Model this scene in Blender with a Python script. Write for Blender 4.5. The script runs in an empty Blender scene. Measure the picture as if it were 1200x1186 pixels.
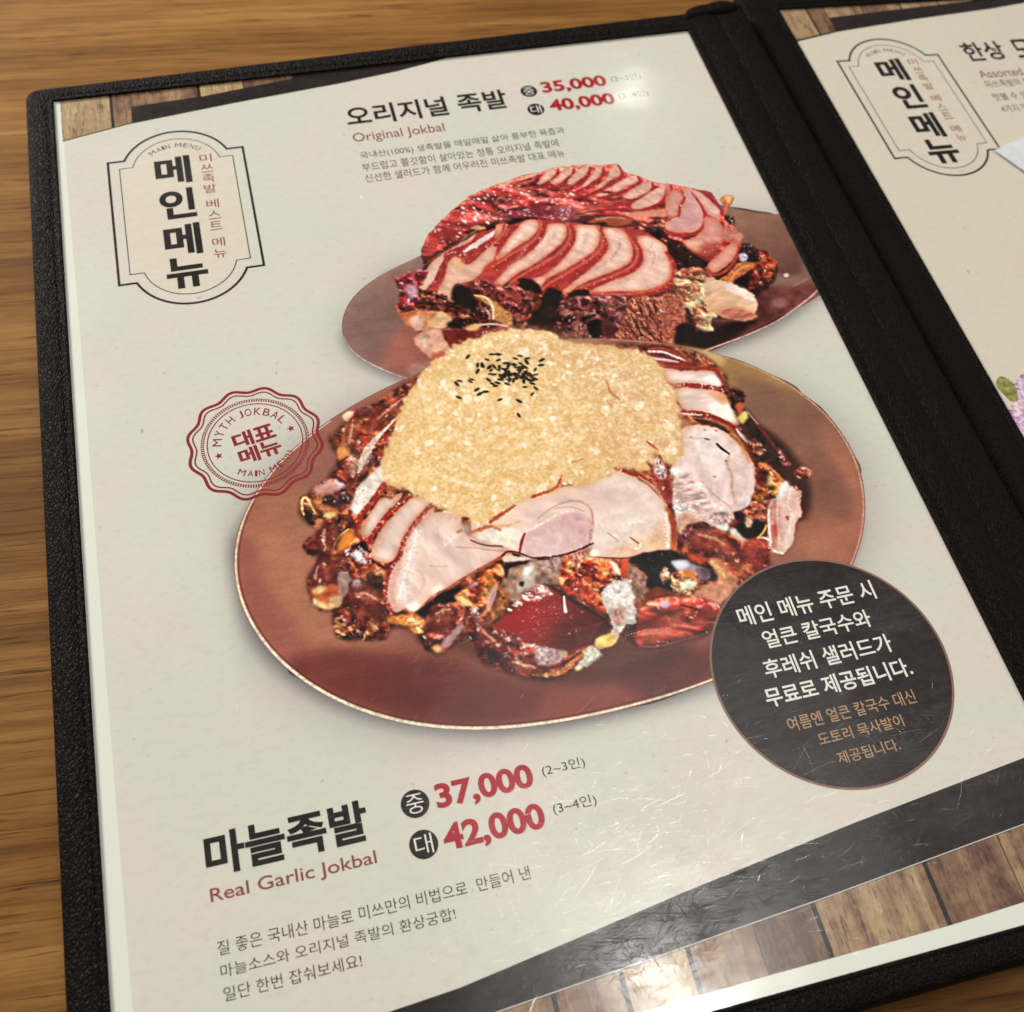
import bpy, bmesh, math, random
import numpy as np
from mathutils import Matrix, Vector
from mathutils.geometry import tessellate_polygon

S = bpy.context.scene
COL = S.collection
P0 = 0.0206                     # height of the menu page above the table top
FPX = 1284.51                   # focal length in photo pixels (photo 1200 x 1186)
RC = np.array([[0.96838359, -0.24223623, 0.05962232],
               [-0.17989243, -0.84365812, -0.50584552],
               [0.17283497, 0.47912689, -0.86056115]])
CC = np.array([0.0566096, -0.0101434, 0.23879066])

# ------------------------------------------------------------------ camera
cam_data = bpy.data.cameras.new('camera')
cam = bpy.data.objects.new('camera', cam_data)
COL.objects.link(cam)
rw = np.stack([RC[0], -RC[1], -RC[2]], 1)
cam.matrix_world = Matrix([[*rw[0], CC[0]], [*rw[1], CC[1]], [*rw[2], CC[2] + P0], [0, 0, 0, 1]])
cam_data.sensor_fit = 'HORIZONTAL'
cam_data.sensor_width = 36
cam_data.lens = FPX / 1200 * 36
cam_data.clip_start = 0.01
cam_data.clip_end = 50
cam_data.dof.use_dof = True
cam_data.dof.focus_distance = 0.268
cam_data.dof.aperture_fstop = 20
S.camera = cam

# ------------------------------------------------------------------ light
world = bpy.data.worlds.new('World')
S.world = world
world.use_nodes = True
world.node_tree.nodes['Background'].inputs[0].default_value = (1.0, 0.985, 0.94, 1)
world.node_tree.nodes['Background'].inputs[1].default_value = 0.075


def area(name, loc, target, sx, sy, watt, col, spin=0.0):
    d = bpy.data.lights.new(name, 'AREA')
    d.shape = 'RECTANGLE'
    d.size, d.size_y, d.energy, d.color = sx, sy, watt, col
    o = bpy.data.objects.new(name, d)
    COL.objects.link(o)
    o.location = loc
    q = (Vector(target) - Vector(loc)).to_track_quat('-Z', 'Y')
    o.rotation_euler = (q.to_matrix() @ Matrix.Rotation(spin, 3, 'Z')).to_euler()
    return o


area('ceiling_lamp', (0.474, 0.108, 1.63), (0.12, 0.0, 0), 0.25, 0.055, 4.2, (1.0, 0.99, 0.96), 0.45)
area('ceiling_panel', (0.52, 0.40, 1.64), (0.12, 0.05, 0), 0.46, 0.24, 2.3, (1.0, 0.99, 0.96), 0.3)
area('far_lamp', (1.02, 2.14, 1.65), (0.15, 0.2, 0), 0.05, 0.05, .35, (1.0, 0.98, 0.92))
area('left_room_lamp', (-1.3, 1.9, 1.15), (0.1, 0.15, 0), 0.6, 0.6, 92, (1.0, 0.97, 0.91))
area('right_fill_light', (2.3, -0.1, 1.9), (0.15, 0.15, 0), 0.8, 0.8, 27, (1.0, 0.95, 0.87))  # added fill to brighten the right side, no actual lamp known there
S.view_settings.view_transform = 'Standard'
S.view_settings.look = 'None'
S.view_settings.gamma = 1
S.view_settings.exposure = -0.11

# ------------------------------------------------------------------ photo point -> page point (mm)


def inv_pt(x, y, z=0.0):
    d = RC.T @ np.array([(x - 600) / FPX, (y - 593) / FPX, 1.0])
    k = (z - CC[2]) / d[2]
    p = CC + k * d
    return p[0] * 1000, p[1] * 1000


def inv_pts(P):
    P = np.asarray(P, float)
    d = np.stack([(P[:, 0] - 600) / FPX, (P[:, 1] - 593) / FPX, np.ones(len(P))], 1) @ RC
    k = -CC[2] / d[:, 2]
    return (CC[None, :2] + k[:, None] * d[:, :2]) * 1000


TILE = dict(A=(380, 180), B=(580, 180), C=(780, 180), D=(400, 300), E=(600, 300), F=(760, 280), G=(330, 420),
            H=(340, 580), I=(440, 500), J=(520, 620), K=(620, 500), L=(700, 600), M=(760, 380), N=(780, 500))


def pp(s):
    """'A 10,20 30,40 B 5,5' -> photo points; P means plain photo pixels."""
    out, o, k = [], (0, 0), 1.0
    for t in s.split():
        if t in TILE:
            o, k = TILE[t], 5.93
        elif t == 'P':
            o, k = (0, 0), 1.0
        else:
            x, y = t.split(',')
            out.append((o[0] + float(x) / k, o[1] + float(y) / k))
    return np.array(out)


def fwd_pts(Q):
    """page mm -> photo points"""
    Q = np.asarray(Q, float) * .001
    v = np.stack([Q[:, 0] - CC[0], Q[:, 1] - CC[1], np.full(len(Q), -CC[2])], 1) @ RC.T
    return np.stack([v[:, 0] / v[:, 2] * FPX + 600, v[:, 1] / v[:, 2] * FPX + 593], 1)


def oval(P, keep=2, n=96, grow=0.0):
    """true smooth oval through a traced outline (low Fourier terms, in page space)"""
    Q = inv_pts(smooth_loop(P, 8))
    d = np.r_[0, np.cumsum(np.linalg.norm(np.roll(Q, -1, 0) - Q, axis=1))]
    t = np.linspace(0, d[-1], 256, endpoint=False)
    Qc = np.vstack([Q, Q[:1]])
    z = np.interp(t, d, Qc[:, 0]) + 1j * np.interp(t, d, Qc[:, 1])
    F = np.fft.fft(z)
    k = np.fft.fftfreq(256, 1 / 256)
    F[np.abs(k) > keep] = 0
    z = np.fft.ifft(F)
    c = z.mean()
    z = c + (z - c) * (1 + grow / np.abs(z - c))
    z = z[:: 256 // n] if 256 % n == 0 else z[np.linspace(0, 255, n).astype(int)]
    return fwd_pts(np.stack([z.real, z.imag], 1))


def smooth_loop(P, n=5, closed=True):
    P = np.asarray(P, float)
    m = len(P)
    out = []
    for i in range(m if closed else m - 1):
        if closed:
            a, b, c, d = P[(i - 1) % m], P[i], P[(i + 1) % m], P[(i + 2) % m]
        else:
            a, b, c, d = P[max(i - 1, 0)], P[i], P[i + 1], P[min(i + 2, m - 1)]
        for k in range(n):
            t = k / n
            out.append(0.5 * ((2 * b) + (c - a) * t + (2 * a - 5 * b + 4 * c - d) * t * t + (3 * b - a - 3 * c + d) * t ** 3))
    if not closed:
        out.append(P[-1])
    return np.array(out)


# ------------------------------------------------------------------ the printed pictures: a small painter
RES = 8.0                        # pixels per millimetre of paper
X0, Y0, X1, Y1 = 28.0, 58.0, 214.0, 240.0
TW, TH = int((X1 - X0) * RES), int((Y1 - Y0) * RES)
IMG = np.zeros((TH, TW, 3), np.float32)
SHD = np.zeros((TH, TW), np.float32)
GROUP = {}
rng = np.random.default_rng(7)
random.seed(7)


def tx(P):
    Q = inv_pts(P)
    return np.stack([(Q[:, 0] - X0) * RES, (Q[:, 1] - Y0) * RES], 1)


_GR = rng.random((8, 256, 256)).astype(np.float32)


def vn(x, y, k=0):
    """smooth value noise"""
    xi, yi = np.floor(x).astype(int), np.floor(y).astype(int)
    fx, fy = x - xi, y - yi
    fx, fy = fx * fx * (3 - 2 * fx), fy * fy * (3 - 2 * fy)
    g = _GR[k % 8]
    a, b = g[yi % 256, xi % 256], g[yi % 256, (xi + 1) % 256]
    c, d = g[(yi + 1) % 256, xi % 256], g[(yi + 1) % 256, (xi + 1) % 256]
    return (a * (1 - fx) + b * fx) * (1 - fy) + (c * (1 - fx) + d * fx) * fy


def fbm(x, y, k=0, o=3):
    v, a, t = 0, 0.5, 0
    for i in range(o):
        v = v + a * vn(x, y, k + i)
        t += a
        x, y, a = x * 2.03 + 7.1, y * 2.03 + 3.7, a * 0.55
    return v / t


def seg_dist(gx, gy, A, B):
    ab = B - A
    L = float(ab @ ab) + 1e-9
    t = np.clip(((gx - A[0]) * ab[0] + (gy - A[1]) * ab[1]) / L, 0, 1)
    return (gx - A[0] - t * ab[0]) ** 2 + (gy - A[1] - t * ab[1]) ** 2, t


def box(Q, pad):
    x0, y0 = np.floor(Q.min(0) - pad).astype(int)
    x1, y1 = np.ceil(Q.max(0) + pad).astype(int)
    x0, y0, x1, y1 = max(x0, 0), max(y0, 0), min(x1, TW), min(y1, TH)
    if x1 <= x0 or y1 <= y0:
        return None
    gy, gx = np.mgrid[y0:y1, x0:x1].astype(np.float32)
    return (slice(y0, y1), slice(x0, x1)), gx, gy


def inside(Q, gx, gy):
    """even-odd scanline fill"""
    ins = np.zeros(gx.shape, bool)
    ys = gy[:, 0]
    xs0 = gx[0, 0]
    w = gx.shape[1]
    m = len(Q)
    for r, yv in enumerate(ys):
        c = []
        yv = yv + 0.013
        for i in range(m):
            a, b = Q[i], Q[(i + 1) % m]
            if (a[1] > yv) != (b[1] > yv):
                c.append(a[0] + (yv - a[1]) / (b[1] - a[1]) * (b[0] - a[0]))
        c.sort()
        for i in range(0, len(c) - 1, 2):
            s, e = int(np.ceil(c[i] - xs0)), int(np.floor(c[i + 1] - xs0)) + 1
            if e > 0 and s < w:
                ins[r, max(s, 0):min(e, w)] = True
    return ins


def blur(a, r):
    r = int(max(1, round(r)))
    for ax in (0, 1):
        for _ in range(2):
            p = np.pad(a, [(r + 1, r) if i == ax else (0, 0) for i in (0, 1)], mode='edge')
            c = np.cumsum(p, ax)
            n = a.shape[ax]
            a = (np.take(c, range(2 * r + 1, 2 * r + 1 + n), ax) - np.take(c, range(0, n), ax)) / (2 * r + 1)
    return a


CUR = [None]


def put(sl, al, rgb):
    IMG[sl] = IMG[sl] * (1 - al[..., None]) + np.asarray(rgb, np.float32) * al[..., None]
    if CUR[0]:
        g = GROUP.setdefault(CUR[0], np.zeros((TH, TW), np.float32))
        g[sl] = np.maximum(g[sl], al)


def C(h):
    return np.array([int(h[i:i + 2], 16) / 255 for i in (0, 2, 4)], np.float32)


def poly(s, col, f=1.2, wob=2.0, noise=0.06, ns=14.0, ang=0.0, st=1.0, grad=None, smooth=4, alpha=1.0, edge=None):
    """soft-edged polygon; grad=(photo point a, photo point b, colour b); edge=(width, colour) darkens the rim"""
    P = pp(s) if isinstance(s, str) else s
    Q = tx(smooth_loop(P, smooth) if smooth > 1 else P)
    bx = box(Q, 6 + f * 3)
    if bx is None:
        return
    sl, gx, gy = bx
    wx = (vn(gx / 9, gy / 9, 1) - .5) * wob * 2 + (vn(gx / 3.5, gy / 3.5, 2) - .5) * wob
    wy = (vn(gx / 9, gy / 9, 3) - .5) * wob * 2 + (vn(gx / 3.5, gy / 3.5, 4) - .5) * wob
    m = inside(Q, gx, gy).astype(np.float32)
    if wob > 0:
        iy = np.clip((gy - gy[0, 0] + wy).astype(int), 0, m.shape[0] - 1)
        ix = np.clip((gx - gx[0, 0] + wx).astype(int), 0, m.shape[1] - 1)
        m = m[iy, ix]
    al = blur(m, f) * alpha
    c = C(col) if isinstance(col, str) else col
    rgb = np.broadcast_to(c, gx.shape + (3,)).copy()
    if grad:
        a, b, c2 = grad
        ab = tx(np.array([pp(a)[0], pp(b)[0]]))
        d = ab[1] - ab[0]
        t = np.clip(((gx - ab[0][0]) * d[0] + (gy - ab[0][1]) * d[1]) / (d @ d), 0, 1)[..., None]
        rgb = rgb * (1 - t) + C(c2) * t
    if edge:
        w, c2 = edge
        e = 1 - np.clip((blur(m, w) - .5) * 2, 0, 1)
        rgb = rgb * (1 - e[..., None]) + C(c2) * e[..., None]
    ca, sa = math.cos(ang), math.sin(ang)
    u, v = (gx * ca + gy * sa) / (ns * st), (-gx * sa + gy * ca) / ns
    n = (fbm(u, v, 2, 4) - .5) * 2 * noise * 2.2
    rgb = np.clip(rgb * (1 + n[..., None]) + n[..., None] * .1, 0, 1)
    put(sl, al, rgb)
    return sl, al, gx, gy


def line(s, w, col, f=0.8, alpha=1.0, jag=0.0, noise=.12, smooth=5, speck=None):
    """stroke; w = width or list of widths in photo px"""
    P = pp(s) if isinstance(s, str) else s
    n0 = len(P)
    ws = np.full(n0, w, float) if np.isscalar(w) else np.interp(np.linspace(0, 1, n0), np.linspace(0, 1, len(w)), w)
    Ps = smooth_loop(P, smooth, False)
    ww = np.interp(np.linspace(0, 1, len(Ps)), np.linspace(0, 1, n0), ws)
    Q = tx(Ps)
    sc = np.linalg.norm(tx(np.array([Ps[len(Ps) // 2] + (1, 0)]))[0] - tx(np.array([Ps[len(Ps) // 2]]))[0])
    ww = ww * sc / 2
    bx = box(Q, ww.max() + 4 + f * 2)
    if bx is None:
        return
    sl, gx, gy = bx
    best = np.full(gx.shape, 1e9, np.float32)
    for i in range(len(Q) - 1):
        d2, t = seg_dist(gx, gy, Q[i], Q[i + 1])
        best = np.minimum(best, np.sqrt(d2) - (ww[i] * (1 - t) + ww[i + 1] * t))
    if jag:
        best = best + (vn(gx / 3, gy / 3, 5) - .5) * jag * 2
    al = np.clip(.5 - best / (2 * f), 0, 1) * alpha
    c = C(col)
    n = (fbm(gx / 5, gy / 5, 3, 3) - .5) * 2 * noise
    put(sl, al, np.clip(c * (1 + n[..., None] * 2), 0, 1))
    if speck:
        specks_mask(sl, al, gx, gy, *speck)


def spot(x, y, rx, ry, an, c, a):
    r = int(max(rx, ry)) + 2
    x0, y0, x1, y1 = int(x) - r, int(y) - r, int(x) + r + 1, int(y) + r + 1
    if x0 < 0 or y0 < 0 or x1 > TW or y1 > TH:
        return
    gy, gx = np.mgrid[y0:y1, x0:x1].astype(np.float32)
    ca, sa = math.cos(an), math.sin(an)
    u, v = ((gx - x) * ca + (gy - y) * sa) / rx, (-(gx - x) * sa + (gy - y) * ca) / ry
    al = np.clip((1.15 - np.sqrt(u * u + v * v)) * min(rx, ry) * .9, 0, 1) * a
    v = IMG[y0:y1, x0:x1]
    v[...] = v * (1 - al[..., None]) + c * al[..., None]


def specks_mask(sl, al, gx, gy, n, size, col, el=2.0, ang=None, a=.8, clump=0.5):
    ok = np.argwhere((al > .6) & (fbm(gx / 16, gy / 16, 6, 2) > .5 - .1 + (clump - .5) * .4))
    if len(ok) == 0:
        return
    cols = [C(c) for c in (col if isinstance(col, (list, tuple)) else [col])]
    for _ in range(int(n)):
        r, q = ok[rng.integers(len(ok))]
        z = size * (0.45 + rng.random() ** 2 * 1.3)
        an = (rng.random() * 3.14) if ang is None else ang + rng.normal() * .25
        spot(q + gx[0, 0], r + gy[0, 0], z * el ** .5, z / el ** .5, an, cols[rng.integers(len(cols))], a * (.5 + .5 * rng.random()))


def specks(s, n, size, col, el=2.0, ang=None, a=.8, clump=.5):
    Q = tx(smooth_loop(pp(s), 4))
    sl, gx, gy = box(Q, 2)
    specks_mask(sl, inside(Q, gx, gy).astype(np.float32), gx, gy, n, size, col, el, ang, a, clump)


def roast(s, pal, sc=10.0, f=1.7, wob=5.0, ang=0.0, st=1.0, spec=60, ssize=2.0, scol=('f4d8cf', 'ffffff', 'd9a7b0'), crack=.55, seed=0, alpha=1.0, sa=.75):
    """glazed, roasted meat: warped noise through a palette, cracks and wet highlights"""
    sc *= 1.55
    Q = tx(smooth_loop(pp(s), 4))
    bx = box(Q, 10)
    if bx is None:
        return
    sl, gx, gy = bx
    m = inside(Q, gx, gy).astype(np.float32)
    wx = (fbm(gx / 12, gy / 12, 1) - .5) * wob * 3
    wy = (fbm(gx / 12, gy / 12, 4) - .5) * wob * 3
    iy = np.clip((gy - gy[0, 0] + wy).astype(int), 0, m.shape[0] - 1)
    ix = np.clip((gx - gx[0, 0] + wx).astype(int), 0, m.shape[1] - 1)
    al = blur(m[iy, ix], f) * alpha
    ca, sa_ = math.cos(ang), math.sin(ang)
    u, v = (gx * ca + gy * sa_) / (sc * st) + seed * 5.3, (-gx * sa_ + gy * ca) / sc + seed * 3.1
    du, dv = fbm(u * .9, v * .9, 3) * 2.2, fbm(u * .9 + 9, v * .9 + 4, 5) * 2.2
    t = fbm(u + du, v + dv, 0, 3)
    t = np.clip((t - .27) / .46, 0, .999)
    cs = np.stack([C(c) for c in pal])
    k = t * (len(pal) - 1)
    i = k.astype(int)
    fr = (k - i)[..., None]
    rgb = cs[i] * (1 - fr) + cs[np.minimum(i + 1, len(pal) - 1)] * fr
    rd = np.abs(fbm(u * 1.7 + dv, v * 1.7 + du, 6, 3) - .5) * 2
    cr = np.clip(1 - rd / .10, 0, 1) * crack * .8
    rgb = rgb * (1 - cr[..., None]) + C('38140d') * cr[..., None]
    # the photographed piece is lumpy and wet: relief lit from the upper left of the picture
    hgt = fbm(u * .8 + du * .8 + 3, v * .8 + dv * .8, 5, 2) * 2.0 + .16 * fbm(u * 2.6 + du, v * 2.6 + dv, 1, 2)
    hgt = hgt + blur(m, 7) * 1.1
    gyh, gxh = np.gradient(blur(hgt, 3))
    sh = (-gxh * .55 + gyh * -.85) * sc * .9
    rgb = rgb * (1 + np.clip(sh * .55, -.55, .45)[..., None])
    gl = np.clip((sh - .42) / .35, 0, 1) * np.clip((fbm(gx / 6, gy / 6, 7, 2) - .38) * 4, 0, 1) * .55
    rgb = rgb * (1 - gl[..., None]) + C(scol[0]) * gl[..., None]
    hi = (fbm(gx / 3.0, gy / 3.0, 7, 2) - .5) * .12
    rgb = np.clip(rgb * (1 + hi[..., None]), 0, 1)
    put(sl, al, rgb)
    if spec:
        specks_mask(sl, al, gx, gy, spec * .45, ssize * 1.05, list(scol), 2.2, None, sa)


def slice_(s, pal='e3bfb0', pal2='d79c86', f=1.0, **k):
    r = poly(s, pal, f=f, wob=1.5, noise=.055, ns=12, st=2.0, ang=-.7, edge=(9, pal2), **k)
    return r


# ================================================================== printed dish at the back: sliced trotter
def back_dish():
    PL = 'A 675,715 560,757 450,815 350,880 255,945 185,1020 130,1110 P 400,380 402,395 408,408 D 120,700 220,760 330,810 430,845 540,868 P 520,452 600,470 700,455 800,425 F 360,790 500,740 700,665 900,570 1050,465 1160,375 P 985,325 990,250 940,250 C 790,462 640,410 470,375 P 780,225 600,240'
    CUR[0] = 'plate2'
    PL = oval(pp(PL), 7, 128)
    poly(PL, '8d675c', f=.7, wob=0, noise=.05, ns=60, grad=('P 470,300', 'P 430,430', '84605b'))
    poly('D 300,640 400,520 500,480 620,560 740,640 640,730 560,830 430,840 340,800 290,740', 'ab5a49', f=16, wob=0, alpha=.75, noise=.04, ns=60)
    poly('D 470,760 560,740 640,730 560,830 490,850', 'b08078', f=5, wob=0, alpha=.7)
    poly('D 0,420 60,280 200,160 360,60 540,10 540,60 330,150 150,300 60,480 60,600 10,500', '9a7a70', f=14, wob=0, alpha=.45)
    poly('C 400,380 640,400 800,460 960,800 800,840 600,700 500,560', '8e6353', f=8, wob=0, noise=.06, ns=50, grad=('C 620,440', 'C 800,830', '6f443b'))
    poly('F 600,330 800,330 1000,330 1120,310 1180,380 1000,500 800,620 560,720 380,780 200,760 160,600 420,560 640,580 740,500', '4c201e', f=7, wob=0, noise=.14, ns=26, grad=('F 300,700', 'F 1100,380', '7a3a34'))
    poly('F 200,560 330,560 440,620 600,570 760,560 720,600 560,700 380,770 160,740 170,640', '1f0f0c', f=6, wob=2)
    poly('F 860,430 920,410 970,440 930,480 870,470', 'a07070', f=5, alpha=.7)
    poly('F 940,250 965,243 968,262 950,272', 'e7c7c0', f=1)
    line('F 1000,330 1060,300 1130,262 1180,240', 2.2, '9b7360', f=2, alpha=.8)
    line('F 360,788 500,738 700,663 900,568 1050,463 1160,373 P 975,320', 1.8, 'd3aaa2', f=.9, alpha=.95)
    line('D 15,560 50,632 120,700 220,760 330,810 430,845 500,862', [1.0, 1.6, 2.2, 2.2, 1.6], 'b79a92', f=1)
    CUR[0] = 'meat2'
    RED = ('3d1010', '7d1f20', 'a52a2b', 'b93a36', 'cf6a55')
    DRK = ('1b0c0a', '3e1512', '6b2520', '8d3a2e', 'b66a4c')
    # dark underlay
    poly('A 700,780 640,900 530,1080 P 470,330 475,372 500,392 540,400 600,392 700,405 800,405 F 300,640 430,560 730,560 740,420 870,300 880,180 760,80 640,20 C 470,520 400,420 P 700,230 600,250', '341612', f=3, wob=3)
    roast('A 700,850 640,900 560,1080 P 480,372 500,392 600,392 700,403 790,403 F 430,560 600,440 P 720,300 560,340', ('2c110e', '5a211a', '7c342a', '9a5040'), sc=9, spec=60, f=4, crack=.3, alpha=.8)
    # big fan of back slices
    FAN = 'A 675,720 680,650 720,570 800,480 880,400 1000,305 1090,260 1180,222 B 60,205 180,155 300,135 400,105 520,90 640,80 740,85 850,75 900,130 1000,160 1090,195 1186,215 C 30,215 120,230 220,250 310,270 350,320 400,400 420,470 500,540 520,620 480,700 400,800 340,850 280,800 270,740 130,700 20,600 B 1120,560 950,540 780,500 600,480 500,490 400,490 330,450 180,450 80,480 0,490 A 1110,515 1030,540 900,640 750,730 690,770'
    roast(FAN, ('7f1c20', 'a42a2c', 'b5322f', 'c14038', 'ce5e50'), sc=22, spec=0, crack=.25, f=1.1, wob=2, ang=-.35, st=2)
    poly('A 700,720 690,640 760,540 860,450 960,370 1040,330 960,450 900,540 800,640', 'b22a27', f=5, wob=3, alpha=.7)
    poly('B 0,420 200,380 400,370 560,380 520,480 400,485 330,445 180,445 80,475 0,480 A 1120,500 1030,530', '8a3040', f=4, alpha=.5)
    specks('B 0,260 200,200 400,240 600,290 800,260 800,330 560,380 520,480 330,440 180,440 0,470', 300, 2.2, ['f2d5da', 'dba7b4', 'ffffff', 'c97f8f'], 1.8, -.3, .85, .62)
    specks('A 760,540 900,420 1010,330 1180,260 1186,460 1010,500 900,620 850,600 870,520', 150, 2.8, ['f2d0d2', 'ffffff', 'd9899a'], 2.0, -.9, .85, .6)
    specks('A 690,700 700,600 760,560 900,590 800,680', 40, 2.0, ['e8a8a8', 'd98a8a'], 1.5, None, .7)
    specks('B 360,400 560,380 540,470 420,480', 90, 2.2, ['cfb0c8', 'b98fae', 'e6d2e0'], 2.2, .9, .7, .7)
    fins = [('150,190 200,160 300,140 260,190 170,210', '160,200 240,180 320,150'),
            ('290,210 340,140 390,108 430,118 405,160 330,212', '438,112 425,160 350,228 270,240'),
            ('380,205 440,150 500,98 545,103 520,150 440,210', '550,108 530,168 445,228 380,240'),
            ('500,200 560,130 620,88 660,98 620,160 530,222', '662,98 640,160 545,238 460,262'),
            ('600,230 670,150 710,93 752,98 730,150 640,225', '755,100 740,165 650,235 570,262'),
            ('700,235 780,160 790,110 850,78 880,140 800,190 700,262', '852,78 884,145 820,208 690,275 620,300'),
            ('800,245 900,172 975,153 1000,190 920,230 840,272', '992,160 1003,205 905,260 800,295 720,310'),
            ('880,300 950,250 1040,200 1092,208 1078,250 960,320', '1095,203 1085,265 960,338 850,360 760,370'),
            ('940,365 1040,290 1150,230 1186,232 1160,320 1080,370 980,392', '1190,285 1145,350 1010,398 880,395 800,372')]
    for a, b in fins:
        poly('B ' + a, 'dba59a', f=1.2, wob=1.5, noise=.08, ns=8, ang=-.6, st=2.5, edge=(4, 'cf7a66'))
        line('B ' + b, [2.5, 4.2, 5.5, 3.5], 'a82327', f=1.3, jag=1.2, speck=(7, 1.7, ['f2c9c9', 'e59b95'], 2, -.5, .8))
    line('B 560,410 660,380 760,355 860,330 900,320', 3, 'b84a36', f=1.2)
    line('B 560,425 700,400 830,395 1000,410 1186,400', 1.6, '5f1518', f=1)
    poly('B 940,410 1060,400 1186,385 1186,440 1060,445 960,440', 'd9866e', f=2)
    poly('B 640,480 760,440 900,440 960,470 880,505 780,500', 'a5482f', f=2, noise=.1)
    line('B 700,460 800,445 900,452', 1.6, 'd98b68')
    poly('B 90,480 150,450 185,460 150,500 110,505', '120807', f=1.4)
    poly('B 330,455 380,470 420,500 370,495', '1c0a0a', f=1.4)
    poly('B 560,480 640,485 760,480 760,500 640,500', '230d0c', f=1.6)
    poly('A 1110,540 1160,505 1186,510 1186,550 1130,560', '1a0a08', f=1.4)
    poly('A 1010,520 1060,500 1120,520 1090,535 1030,530', 'd9905f', f=1.2)
    roast('B 900,510 1000,490 1186,470 1186,650 1090,640 1120,600 1060,570 950,555', DRK, sc=8, spec=25, ssize=2)
    poly('B 1080,550 1130,540 1150,580 1110,600', '0d0606', f=2)
    # right cluster of the fan (tile C)
    slice_('C 10,460 60,430 100,390 128,310 110,235 200,265 250,340 270,420 268,500 200,548 100,548 0,530', 'd49a9c', 'd8846c')
    line('C 0,545 90,565 190,560 262,505 268,410 215,315 180,270', [4, 4.5, 4, 3, 2], 'b0302a', f=1.4, jag=1)
    poly('C 0,215 35,225 42,262 20,295 0,305', 'cf6d66', f=1.5)
    line('C 35,222 45,262 15,300', 3, 'a62a2a', f=1.2)
    slice_('C 45,250 110,265 130,310 100,370 90,430 40,440 0,430 0,330', 'd2928a', 'cf705c')
    line('C 110,262 130,312 98,372 90,432 40,455 0,470', 3, 'ab3a33', f=1.3, speck=(14, 2, ['f5d2cc'], 1.5, None, .8))
    poly('C 205,252 310,270 350,325 400,400 395,440 360,400 290,330 230,290', '9c3033', f=1.5, noise=.12)
    slice_('C 150,245 230,270 300,320 372,395 368,450 290,425 250,350 200,290', 'e3b3ae', 'd79083')
    slice_('C 268,440 370,468 402,555 380,640 320,700 240,702 120,620 200,580 262,520', 'd78d88', 'd6705a')
    poly('C 240,630 340,620 385,640 350,720 270,740 180,690 130,660', 'b83a2c', f=4, alpha=.75, noise=.12)
    poly('C 130,620 220,600 260,640 200,680', 'e3a790', f=5, alpha=.8)
    specks('C 130,600 380,620 350,730 180,700', 30, 1.8, ['f6d3c4', 'e8a290'], 1.5, None, .7)
    slice_('C 288,772 400,668 478,598 505,640 488,715 410,795 335,832 292,815', 'dd9a8c', 'cf6a50')
    line('C 282,800 345,845 430,805 495,720 515,640 530,580', 4, 'b53a26', f=1.3)
    poly('C 405,480 440,520 500,545 540,570 500,640 480,600 400,600', 'c77a6c', f=2, noise=.12)
    poly('C 372,322 430,290 478,312 440,372 412,425 400,360', 'c9643a', f=1.3, noise=.15, ns=6)
    poly('C 410,300 460,300 440,350', 'e3a868', f=2)
    specks('C 400,430 490,460 470,530 420,500', 16, 2, ['e9c49a', 'f1d7c8', 'b86a4a'], 1.4, None, .9)
    # front slices
    poly('A 640,910 690,830 750,740 860,665 1000,590 1060,555 1186,520 B 300,460 560,480 740,510 920,520 1100,580 E 1130,60 1130,160 1040,240 860,280 520,280 340,290 B 310,990 160,890 0,930 A 1040,900 900,1000 780,960 690,950', 'b03431', f=1.2, wob=2, noise=.12)
    slice_('A 645,925 690,835 760,745 870,670 1000,592 1055,560 1010,615 880,682 840,742 800,805 770,880 700,950', 'e0b7a6', 'd49a86')
    line('A 960,650 870,690 835,755 800,815 775,880 715,950', [4, 5, 4, 4, 4, 3], 'a32a2a', f=1.3, jag=1.5, speck=(30, 1.8, ['f2c4c0', 'e89488'], 1.5, None, .8))
    poly('A 960,690 1040,620 1186,535 1186,560 1080,640 1000,680', 'e2c6c6', f=1.4)
    slice_('A 780,960 830,870 855,765 905,720 960,760 1010,770 1100,690 1186,620 1186,720 1120,800 1050,870 980,900 900,930 890,1000 830,990', 'dfae9c', 'd48a6e')
    poly('A 900,720 950,740 960,800 900,790', 'e8a878', f=4, alpha=.8)
    line('A 850,780 845,700 960,700 990,750 1060,700 1186,600', [2, 4, 5, 6, 6, 5], 'ab2f2d', f=1.4, jag=1.5, speck=(45, 2.0, ['f6d3d0', 'e89c94'], 1.6, None, .85))
    poly('A 1100,800 1186,745 1186,820 1130,830', 'c4392b', f=3)
    SL = [('B 0,505 55,490 40,555 0,590', 'B 75,488 95,530 50,600 0,640', 5),
          ('B 0,735 60,640 130,545 200,472 280,462 305,520 235,598 120,672 40,730', 'B 318,462 340,505 310,590 240,652 130,712 60,760 0,800', 7),
          ('B 0,895 100,782 220,702 330,602 355,520 372,490 480,492 500,540 470,618 380,698 250,785 130,850 60,915 0,905', 'B 512,490 545,560 520,640 440,722 320,792 200,860 110,925', 7),
          ('B 250,882 330,850 450,758 540,640 562,560 555,500 700,502 728,560 716,640 640,716 480,812 350,882 312,942', 'B 722,508 762,590 756,665 690,735 530,838 400,912 315,985', 7),
          ('B 460,968 560,880 700,770 775,680 772,600 752,522 880,530 945,620 958,700 930,765 800,830 620,900 490,985', 'B 905,530 990,640 1010,715 968,795 840,860 660,925 465,1000', 7),
          ('B 655,960 800,890 950,835 1025,760 1022,680 985,582 1080,580 1186,640 E 1085,20 1108,70 1105,150 1035,210 890,248 700,252 560,262', 'E 1075,-20 1122,60 1118,160 1040,232 870,270 700,276 530,262', 7)]
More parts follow.
